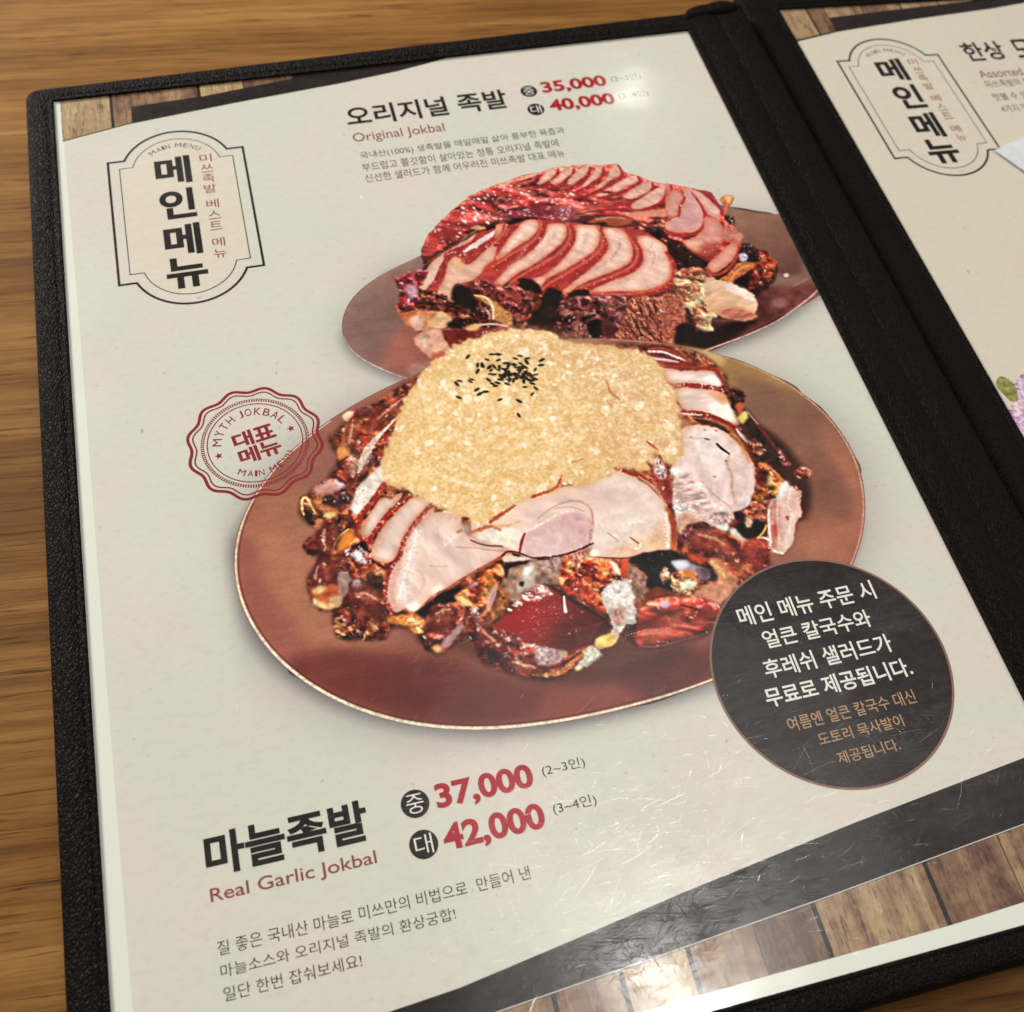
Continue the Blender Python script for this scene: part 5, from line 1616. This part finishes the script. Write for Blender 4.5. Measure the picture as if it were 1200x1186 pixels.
def stitches(p, q, step, ln, w, z, parent):
    bm = bmesh.new()
    p, q = Vector(p), Vector(q)
    L = (q - p).length
    d = (q - p).normalized()
    nrm = Vector((-d.y, d.x))
    k = 0.0
    i = 0
    while k < L - ln:
        c = p + d * (k + ln / 2) + nrm * (random.uniform(-.06, .06))
        dd = (d + nrm * random.uniform(-.06, .06)).normalized()
        n2 = Vector((-dd.y, dd.x))
        vs = []
        for t, hh, ww in ((-.5, -.10, .3), (-.3, .08, 1), (.3, .08, 1), (.5, -.10, .3)):
            a = c + dd * ln * t
            for s_ in (-1, 0, 1):
                b = a + n2 * s_ * w / 2 * ww
                vs.append(bm.verts.new((b.x * MM, b.y * MM, (z + hh + (.10 if s_ == 0 else 0)) * MM)))
        for r in range(3):
            for c2 in range(2):
                a = r * 3 + c2
                bm.faces.new((vs[a], vs[a + 1], vs[a + 4], vs[a + 3]))
        k += step * random.uniform(.96, 1.04)
        i += 1
    bmesh.ops.recalc_face_normals(bm, faces=bm.faces)
    me = bpy.data.meshes.new('s')
    bm.to_mesh(me)
    bm.free()
    o = link('stitching', me, M_THREAD, parent)
    o['kind'] = 'stuff'
    return o


PW, PH = 210.0, 294.2
ZT = .9
fr = profile_frame('leather_frame', -8.5, -7.0, 224.5, 300.4, 0, 0, 210, 294.2, ZT, LO, menu, None, -.6, M_LEATHER)
for v in fr.data.vertices:
    if v.co.y > .2944:
        v.co.y += (v.co.x + .0085) / .233 * .0030 * min(1, (v.co.y - .2944) / .004)
stitches((-1.6, 2), (-2.6, 290), 2.6, 1.7, .26, ZT - .02, menu)
stitches((2, 295.9), (208, 297.2), 2.6, 1.7, .26, ZT - .02, menu)
stitches((2, -1.9), (208, -1.9), 2.6, 1.7, .26, ZT - .02, menu)
stitches((212.6, 2), (212.6, 292), 2.6, 1.7, .26, ZT - .02, menu)


# spine flap beside the page: profile across x, extruded along y
def strip(name, prof, y0, y1, mat, parent, label=None, ends=True, ny=2):
    V, F = [], []
    m = len(prof)
    ysl = np.linspace(y0, y1, ny)
    for y in ysl:
        V += [(x * MM, y * MM, z * MM) for x, z in prof]
    for r in range(ny - 1):
        for i in range(m - 1):
            F.append((r * m + i, r * m + i + 1, (r + 1) * m + i + 1, (r + 1) * m + i))
    if ends:
        nb = len(V)
        V += V[:m] + V[(ny - 1) * m:ny * m]
        F.append(tuple(nb + i for i in range(m)))
        F.append(tuple(nb + m + i for i in reversed(range(m))))
    me = mesh_from(V, F, True)
    o = link(name, me, mat, parent, label)
    try:
        for p in me.polygons[-2:]:
            p.use_smooth = False
    except Exception:
        pass
    return o


strip('spine_flap', [(221.6, LO), (221.6, .15), (222.0, .62), (223.2, .80), (227, .86), (231, .80), (233.0, .45), (233.9, -.5), (234.1, -2.2), (234.1, LO)],
      -6.6, 304.6, M_LEATHER, menu, 'grainy leather flap along the spine side')
sheet_ = [(x * MM, y * MM, z * MM) for z in (LO, -10.5) for y in (-4, 300) for x in (223, 289)]
link('lower_cover', mesh_from(sheet_, [(4, 5, 7, 6), (0, 2, 3, 1), (0, 1, 5, 4), (1, 3, 7, 5), (3, 2, 6, 7), (2, 0, 4, 6)]), M_LEATHER, menu, 'thick back cover reaching under the right hand menu')
# fold of leather at the top of the spine
kn = empty('x', '', '') if False else None
bm = bmesh.new()
for (x, y, z, sx, sy, sz, rz) in ((217.5, 303.2, .7, 6.0, 2.6, 1.3, .2), (224.5, 303.6, .9, 7.0, 3.0, 1.6, .05), (213, 301.3, .8, 3.5, 1.4, 1.0, .5)):
    r = bmesh.ops.create_uvsphere(bm, u_segments=20, v_segments=10, radius=1)
    bmesh.ops.transform(bm, matrix=Matrix.Translation((x * MM, y * MM, z * MM)) @ Matrix.Rotation(rz, 4, 'Z') @ Matrix.Diagonal((sx * MM, sy * MM, sz * MM, 1)), verts=r['verts'])
me = bpy.data.meshes.new('k')
bm.to_mesh(me)
bm.free()
me.polygons.foreach_set('use_smooth', [True] * len(me.polygons))
link('folded_corner', me, M_LEATHER, menu, 'bunched leather fold at the top of the spine')

# page
def sheet(name, x0, y0, x1, y1, z0, z1, mat, parent, label=None):
    V = [(x * MM, y * MM, z * MM) for z in (z0, z1) for y in (y0, y1) for x in (x0, x1)]
    return link(name, mesh_from(V, [(4, 5, 7, 6), (0, 2, 3, 1), (0, 1, 5, 4), (1, 3, 7, 5), (3, 2, 6, 7), (2, 0, 4, 6)]), mat, parent, label)


page = sheet('page', -.8, -.8, 210.8, 295.0, -.5, 0, M_SHEET, menu, 'laminated left page with a white margin')
# printed background: left edge drifts, bottom margin white
bgm = flat([[(4.3, 2.6), (80, 3.1), (129, 3.5), (170, 3.6), (210.6, 4.9), (210.6, 294.9), (1.9, 294.9), (2.2, 276), (3.1, 197), (3.5, 97)]], .05)
add_uv(bgm)
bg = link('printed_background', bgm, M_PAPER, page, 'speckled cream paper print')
# top band and planks
TOPL = [(1.9, 275.9), (21.5, 280.2), (55, 284.4), (88.9, 287.9), (108, 290.6), (122.4, 293.6), (128, 294.9)]
link('printed_band', flat([[(1.9, 294.9)] + TOPL[:1] + TOPL[1:]], .10), M_BAND, page, 'dark slate wedge across the top of the page')


def yt(x):
    return float(np.interp(x, [p[0] for p in TOPL], [p[1] for p in TOPL]))


for x0, x1, lo in ((1.9, 16.6, 0), (17.5, 22.9, 0), (23.1, 43.6, 8.3), (44.6, 58, 8.3), (58.3, 74, 8)):
    b0 = yt(x0) + .5 if lo == 0 else 288.1 + (x0 - 23) * .05
    b1 = yt(x1) + .5 if lo == 0 else 288.1 + (x1 - 23) * .05 + (.5 if x1 > 50 else 0)
    if x0 > 44:
        b0, b1 = 289.0 + (x0 - 44) * .13, 289.0 + (x1 - 44) * .13
    link('printed_plank', flat([[(x0, b0), (x1, b1), (x1, 294.9), (x0, 294.9)]], .15), M_WOOD, page)
# bottom band and planks
B1 = [(4.3, 12.6), (30, 14.1), (52, 15.2), (67, 16.2), (92, 19.6), (117, 23.2), (158.6, 28.4), (203.5, 33.2), (210.6, 33.9)]
B2 = [(4.3, 5.0), (40, 7.6), (73, 10.2), (113.5, 12.9), (147.1, 15.3), (196.4, 19.5), (210.6, 20.7)]
link('printed_band', flat([B1[::-1] + B2], .10), M_BAND, page, 'scuffed dark slate band across the bottom of the page')


def yb2(x):
    return float(np.interp(x, [p[0] for p in B2], [p[1] for p in B2])) - .35


def yb0(x):
    return float(np.interp(x, [4.3, 80, 129, 170, 210.6], [2.7, 3.2, 3.6, 3.7, 5.0]))


link('printed_line', flat([[(4.3, 2.65), (80, 3.15), (129, 3.55), (170, 3.65), (210.6, 4.95), (210.6, 20.6), (196.4, 19.3), (147.1, 15.1), (113.5, 12.7), (73, 10.0), (4.3, 4.9)]], .12), M_BAND, page, 'dark gaps between the printed planks')
gaps = [4.3, 20, 36, 56, 72, 85, 99.5, 114.3, 129.2, 143.3, 170.5, 189, 210.6]
for i in range(len(gaps) - 1):
    a, b = gaps[i] + (.12 if gaps[i] in (129.2, 189) else .55), gaps[i + 1] - (.12 if gaps[i + 1] in (129.2, 189) else .55)
    link('printed_plank', flat([[(a, yb0(a)), (b, yb0(b)), (b, yb2(b)), (a, yb2(a))]], .16), M_WOOD, page)

# the printed dishes
for i, (k, nm, z, lab) in enumerate((('plate2', 'printed_plate', .12, 'picture of the bronze oval plate at the back'),
                                     ('meat2', 'printed_pork', .16, 'picture of sliced red glazed pork fanned on the back plate'),
                                     ('plate1', 'printed_plate', .20, 'picture of the large bronze oval plate in front'),
                                     ('meat1', 'printed_pork', .24, 'picture of sliced roast pork and skin on the front plate'),
                                     ('sauce', 'printed_garlic_sauce', .28, 'picture of chunky yellow garlic sauce with black sesame'))):
    msk = GROUP[k].copy()
    gx_ = (np.arange(TW) + .5) / RES + X0
    msk[:, gx_ > 210.5] = 0
    me = contour_mesh(msk, z)
    add_uv(me)
    link(nm, me, M_PIC, page, lab)

badge(page, 0, 0)
seal(page)

# dark notice circle
cx, cy, rr = 168.1, 63.7, 28.9
circ = [(cx + rr * math.cos(t), cy + rr * math.sin(t)) for t in np.linspace(0, 2 * math.pi, 121)[:-1]]
link('notice_circle', flat([circ], .38), M_CIRC, page, 'dark slate notice circle')
link('notice_rim', ring(circ, .55, .40), M_RIM, page, 'thin copper rim of the notice circle')


def z8(x, y):
    return (820 + x / 3.871, 640 + y / 3.871)


for t, a, b, c, d, mt, of in (('메인 메뉴 주문 시', (165, 300), (790, 200), (760, 155), (240, 358), M_WHITE, .014),
                              ('얼큰 칼국수와', (280, 405), (775, 330), (755, 285), (320, 465), M_WHITE, .014),
                              ('후레쉬 샐러드가', (290, 555), (868, 440), (845, 395), (345, 597), M_WHITE, .014),
                              ('무료로 제공됩니다.', (288, 665), (970, 575), (930, 505), (340, 730), M_WHITE, .018),
                              ('여름엔 얼큰 칼국수 대신', (395, 800), (980, 690), (955, 650), (440, 838), M_TAN, .006),
                              ('도토리 묵사발이', (535, 870), (925, 800), (915, 760), (560, 905), M_TAN, .006),
                              ('제공됩니다.', (620, 950), (912, 915), (885, 872), (665, 985), M_TAN, .006)):
    text_photo('lettering', t, z8(*a), z8(*b), z8(*c), z8(*d), mt, page, of, ('white' if mt is M_WHITE else 'tan') + ' line on the dark circle: ' + t)

TXT = [('마늘족발', (237.8, 982.6), (428, 947), (418.8, 937.8), (279.6, 1020.8), M_TEXT, .030, 'large black dish title'),
       ('Real Garlic Jokbal', (246.5, 1051), (441.2, 1006.2), (437.7, 996.3), (248.9, 1062.4), M_WINE, .006, 'wine red subtitle reading Real Garlic Jokbal'),
       ('질 좋은 국내산 마늘로 미쓰만의 비법으로  만들어 낸', (254.8, 1110), (620.8, 1021.7), (267.8, 1100.1), (265.4, 1118.3), M_TEXT, -.006, 'first thin line of the garlic dish description'),
       ('마늘소스와 오리지널 족발의 환상궁합!', (257.8, 1132.4), (532.9, 1068.3), (267.8, 1128.4), (269, 1144), M_TEXT, -.006, 'second thin line of the garlic dish description'),
       ('일단 한번 잡숴보세요!', (261.4, 1159.6), (423.5, 1124.2), (273.7, 1154.4), (265.4, 1173.7), M_TEXT, -.006, 'third thin line of the garlic dish description'),
       ('37,000', (508, 923.7), (624.3, 909.7), (612.7, 895.7), (560.2, 942.3), M_RED, .035, 'red price reading 37,000'),
       ('42,000', (520.5, 989), (637.9, 956.3), (626.7, 941.2), (570.7, 991.8), M_RED, .035, 'red price reading 42,000'),
       ('(2~3인)', (634.8, 902.7), (685, 893.3), (679.2, 886.8), (639.5, 911.3), M_TEXT, -.004, 'portion note (2~3인) after 37,000'),
       ('(3~4인)', (647.7, 947), (698.5, 937.7), (693.2, 930.2), (652.3, 956.3), M_TEXT, -.004, 'portion note (3~4인) after 42,000'),
       ('오리지널 족발', (407.5, 145), (594.2, 116.7), (585, 105), (421.7, 147.5), M_TEXT, .020, 'black title of the back dish'),
       ('Original Jokbal', (413.3, 160.8), (520.8, 150), (518.7, 143.7), (440, 166.7), M_WINE, .0, 'wine red subtitle reading Original Jokbal'),
       ('35,000', (634.7, 104.2), (710.3, 95), (705, 88), (669.2, 107.5), M_RED, .035, 'red price reading 35,000'),
       ('40,000', (644.2, 125.8), (719.7, 115), (714.2, 108.7), (677.5, 129.2), M_RED, .035, 'red price reading 40,000'),
       ('(2~3인)', (715.8, 92.5), (750, 88.3), (746.7, 85.3), (720, 97.2), M_GREY, -.012, 'portion note (2~3인) after 35,000'),
       ('(3~4인)', (724.7, 111.7), (759, 108.3), (755.8, 105.3), (729, 117.2), M_GREY, -.012, 'portion note (3~4인) after 40,000')]
for t, a, b, c, d, mt, of, lab in TXT:
    text_photo('lettering', t, a, b, c, d, mt, page, of, lab)
for t, a, b in (('국내산(100%) 생족발을 매일매일 삶아 풍부한 육즙과', (422.5, 184.5), (660.8, 151.7)),
                ('부드럽고 쫄깃함이 살아있는 정통 오리지널 족발에', (424.7, 197.5), (653.7, 166.2)),
                ('신선한 샐러드가 함께 어우러진 미쓰족발 대표 메뉴', (428, 210.3), (660.8, 178.2))):
    (xa, ya), (xb, yb_) = inv_pt(*a), inv_pt(*b)
    ym = (ya + yb_) / 2
    text_rect('lettering', t, (xa, ym - 1.75, xb, ym + 1.75), M_GREY, page, -.004, 'grey description line of the original dish: ' + t)
for (px, py), r, t in (((486.4, 941.9), 3.1, '중'), ((496.5, 989.5), 3.1, '대'), ((619.7, 107.0), 2.75, '중'), ((628.0, 128.3), 2.75, '대')):
    x, y = inv_pt(px, py)
    link('size_dot', flat([[(x + r * math.cos(a), y + r * math.sin(a)) for a in np.linspace(0, 2 * math.pi, 49)[:-1]]], .38), M_TEXT, page, 'round black size mark reading ' + t)
    text_rect('lettering', t, (x - r * .62, y - r * .68, x + r * .62, y + r * .68), M_WHITE, page, -.004, 'white letter ' + t + ' in its black dot')

# hairline scratches rubbed into the plastic sleeve: fine raised burrs that catch the lamp
SCR = NT('scratched_plastic')
SCR.t.nodes.remove(SCR.b)
_tr = SCR.n('ShaderNodeBsdfTransparent')
_gl = SCR.n('ShaderNodeBsdfGlossy')
_gl.inputs['Color'].default_value = (.20, .20, .195, 1)
_gl.inputs['Roughness'].default_value = .30
_df = SCR.n('ShaderNodeBsdfDiffuse')
_df.inputs['Color'].default_value = (.03, .03, .03, 1)
_a1, _a2 = SCR.n('ShaderNodeAddShader'), SCR.n('ShaderNodeAddShader')
SCR.l(_tr.outputs[0], _a1.inputs[0])
SCR.l(_gl.outputs[0], _a1.inputs[1])
SCR.l(_a1.outputs[0], _a2.inputs[0])
SCR.l(_df.outputs[0], _a2.inputs[1])
SCR.l(_a2.outputs[0], SCR.t.nodes['Material Output'].inputs['Surface'])
bm = bmesh.new()
R2 = random.Random(5)
for i in range(1350):
    if i < 1200:
        x, y = R2.gauss(118, 30), R2.gauss(33, 15)
    else:
        x, y = R2.uniform(6, 208), R2.uniform(3, 290)
    a = R2.gauss(.14, .22) if R2.random() < .80 else R2.uniform(0, math.pi)
    L = R2.uniform(.8, 3.4) if R2.random() < .85 else R2.uniform(4, 11)
    w = R2.uniform(.025, .07)
    k = R2.gauss(0, .05)
    tz = R2.gauss(0, .006)
    n = 4
    prev = None
    for j in range(n + 1):
        t = j / n
        px, py = x + math.cos(a) * L * t, y + math.sin(a) * L * t
        if not (4.5 < px < 209.5 and 3 < py < 291):
            prev = None
            break
        q = (-math.sin(a) * w / 2 * math.sin(math.pi * (t * .8 + .1)), math.cos(a) * w / 2 * math.sin(math.pi * (t * .8 + .1)))
        A = bm.verts.new(((px + q[0]) * MM, (py + q[1]) * MM, (.075 + tz) * MM))
        B = bm.verts.new(((px - q[0]) * MM, (py - q[1]) * MM, (.075 - tz) * MM))
        if prev:
            bm.faces.new((prev[0], prev[1], B, A))
        prev = (A, B)
        a += k
me = bpy.data.meshes.new('scr')
bm.to_mesh(me)
bm.free()
o = link('sleeve_scratches', me, SCR.m, page, 'fine pale scratches in the plastic sleeve')
o['kind'] = 'stuff'

# ================================================================== right menu
TAU = 0.056
menu2 = empty('menu_book', 'black leather menu at the right edge, cut off by the photo, cream page', 'menu',
              (0.2472, 0.0138, P0 - 0.0056), (0, TAU, 0))
profile_frame('leather_frame', -11.2, -7, 222, 304.6, 3.3, .5, 210, 293.6, .9, -2.4, menu2, None, -.6, M_LEATHER)
stitches((.9, 3), (.9, 291), 2.6, 1.7, .26, .88, menu2)
stitches((4, 296.0), (208, 296.0), 2.6, 1.7, .26, .88, menu2)
page2 = sheet('page', 2.0, -.8, 210.8, 295.0, -.5, 0, M_SHEET, menu2, 'laminated cream right page')
link('printed_background', flat([[(2.1, .6), (210, .6), (210, 294.8), (2.1, 294.8)]], .05), M_PAPER2, page2, 'speckled cream paper print')
T2 = [(2.1, 275.6), (21.5, 279.9), (55, 284.2), (88.9, 287.6), (108, 290.4), (122.4, 293.4), (128, 294.8)]
link('printed_band', flat([[(2.1, 294.8)] + T2], .10), M_BAND, page2, 'dark slate wedge across the top of the page')
for x0, x1, b0, b1 in ((2.1, 13.8, 276.6, 279.1), (14.6, 21.0, 279.2, 280.7), (21.3, 36, 288.0, 289.2), (36.6, 52, 289.3, 290.6), (52.6, 68, 290.6, 291.7), (68.5, 84, 291.8, 293)):
    link('printed_plank', flat([[(x0, b0), (x1, b1), (x1, 294.8), (x0, 294.8)]], .15), M_WOOD, page2)
badge(page2, 0, 0)
ez = Vector((math.sin(TAU), 0, math.cos(TAU)))
ex = Vector((math.cos(TAU), 0, -math.sin(TAU)))


def inv2(px, py):
    """photo point -> coordinates on the tilted right page (mm)"""
    d = Vector(tuple(RC.T @ np.array([(px - 600) / FPX, (py - 593) / FPX, 1.0])))
    c = Vector((CC[0], CC[1], CC[2] + P0))
    o = menu2.location
    k = (o - c).dot(ez) / d.dot(ez)
    w = c + d * k - o
    return w.dot(ex) / MM, w.y / MM


def t2(name, txt, x0p, x1p, ytp, ybp, mt, off, lab):
    a, b, c, d = inv2(*x0p), inv2(*x1p), inv2(*ytp), inv2(*ybp)
    text_rect(name, txt, (a[0], d[1], b[0], c[1]), mt, page2, off, lab)


hx0, hy1 = inv2(1125, 56)[0], inv2(1134, 50)[1]
hx1 = inv2(1180, 66)[0]
hw = (hx1 - hx0) / 2
ms = [place(glyph_mesh(ch, .02), (hx0 + k * (hw + .4), hy1 - 10.2, hx0 + k * (hw + .4) + hw, hy1), LAYER_TEXT) for k, ch in ((0, '한'), (1, '상'), (2.45, '모'), (3.45, '둠'))]
link('lettering', join_meshes(ms), M_TEXT, page2, 'black dish title cut off by the photo edge')
ax, ay = inv2(1145, 84)
text_rect('lettering', 'Assorted', (ax, ay - 3.6, ax + 17.6, ay + .6), M_WINE, page2, .0, 'wine red subtitle reading Assorted')
for k, (t, px, py) in enumerate((('미쓰족발의 맛을', 1155, 99), ('맛볼 수 있는', 1164, 114), ('4가지 맛', 1173, 128))):
    ax, ay = inv2(px, py)
    text_rect('lettering', t, (ax, ay - 1.9, ax + (21, 17, 11)[k], ay + 1.9), M_GREY, page2, -.004, 'small grey description line')
# printed salad garnish at the frame's right edge
SAL = NT('printed_salad')
pos = SAL.n('ShaderNodeTexCoord').outputs['Object']
sv = SAL.n('ShaderNodeTexVoronoi')
sv.inputs['Scale'].default_value = 420
SAL.l(pos, sv.inputs['Vector'])
sc_ = SAL.ramp(SAL.noise(pos, 380, 4, .7, 1.0), [(.3, lin('8a4a72')), (.42, lin('c88fb4')), (.55, lin('e6d0e0')), (.7, lin('f4eef2'))])
sc_ = SAL.mix(.35, sc_, sv.outputs['Color'], 'SOFT_LIGHT')
M_SAL = finish_print(SAL, sc_)
LEAF = NT('printed_leaf')
pos = LEAF.n('ShaderNodeTexCoord').outputs['Object']
M_LEAF = finish_print(LEAF, LEAF.ramp(LEAF.noise(pos, 500, 4, .6), [(.3, lin('5d5a30')), (.5, lin('8b8a4a')), (.7, lin('b5b27a'))]))
c0 = inv2(1181, 456)
pts = [(c0[0] + 2.7 * math.cos(t) * (1 + .12 * math.sin(3 * t)), c0[1] + 4.6 * math.sin(t)) for t in np.linspace(0, 6.28, 40)[:-1]]
link('printed_leaf', flat([pts], .16), M_LEAF, page2, 'small green leaf picture')
S2 = [inv2(x, y) for x, y in ((1188, 470), (1182, 486), (1189, 500), (1198, 520), (1215, 548), (1260, 560), (1300, 500), (1270, 440), (1225, 425), (1200, 438), (1190, 446))]
sm = smooth_loop(S2, 8)
sm = sm + np.stack([np.sin(np.arange(len(sm)) * 1.9) * .5, np.cos(np.arange(len(sm)) * 2.3) * .5], 1)
link('printed_salad', flat([[tuple(p) for p in sm]], .12), M_SAL, page2, 'pink and white shredded salad picture')

# white slip lying on the right page
sl_pts = [inv2(1164, 178), inv2(1204, 206), inv2(1300, 262), inv2(1330, 160), inv2(1204, 161)]
slip = empty('paper_slip', 'small blank white paper slip lying on the right menu page', 'paper slip', tuple(menu2.location), (0, TAU, 0))
bm = bmesh.new()
vv = [bm.verts.new((x * MM, y * MM, .62 * MM)) for x, y in sl_pts]
f = bm.faces.new(vv)
r = bmesh.ops.extrude_face_region(bm, geom=[f])
for v in r['geom']:
    if isinstance(v, bmesh.types.BMVert):
        v.co.z += .25 * MM
bmesh.ops.recalc_face_normals(bm, faces=bm.faces)
me = bpy.data.meshes.new('slip')
bm.to_mesh(me)
bm.free()
link('paper', me, M_SLIP, slip)
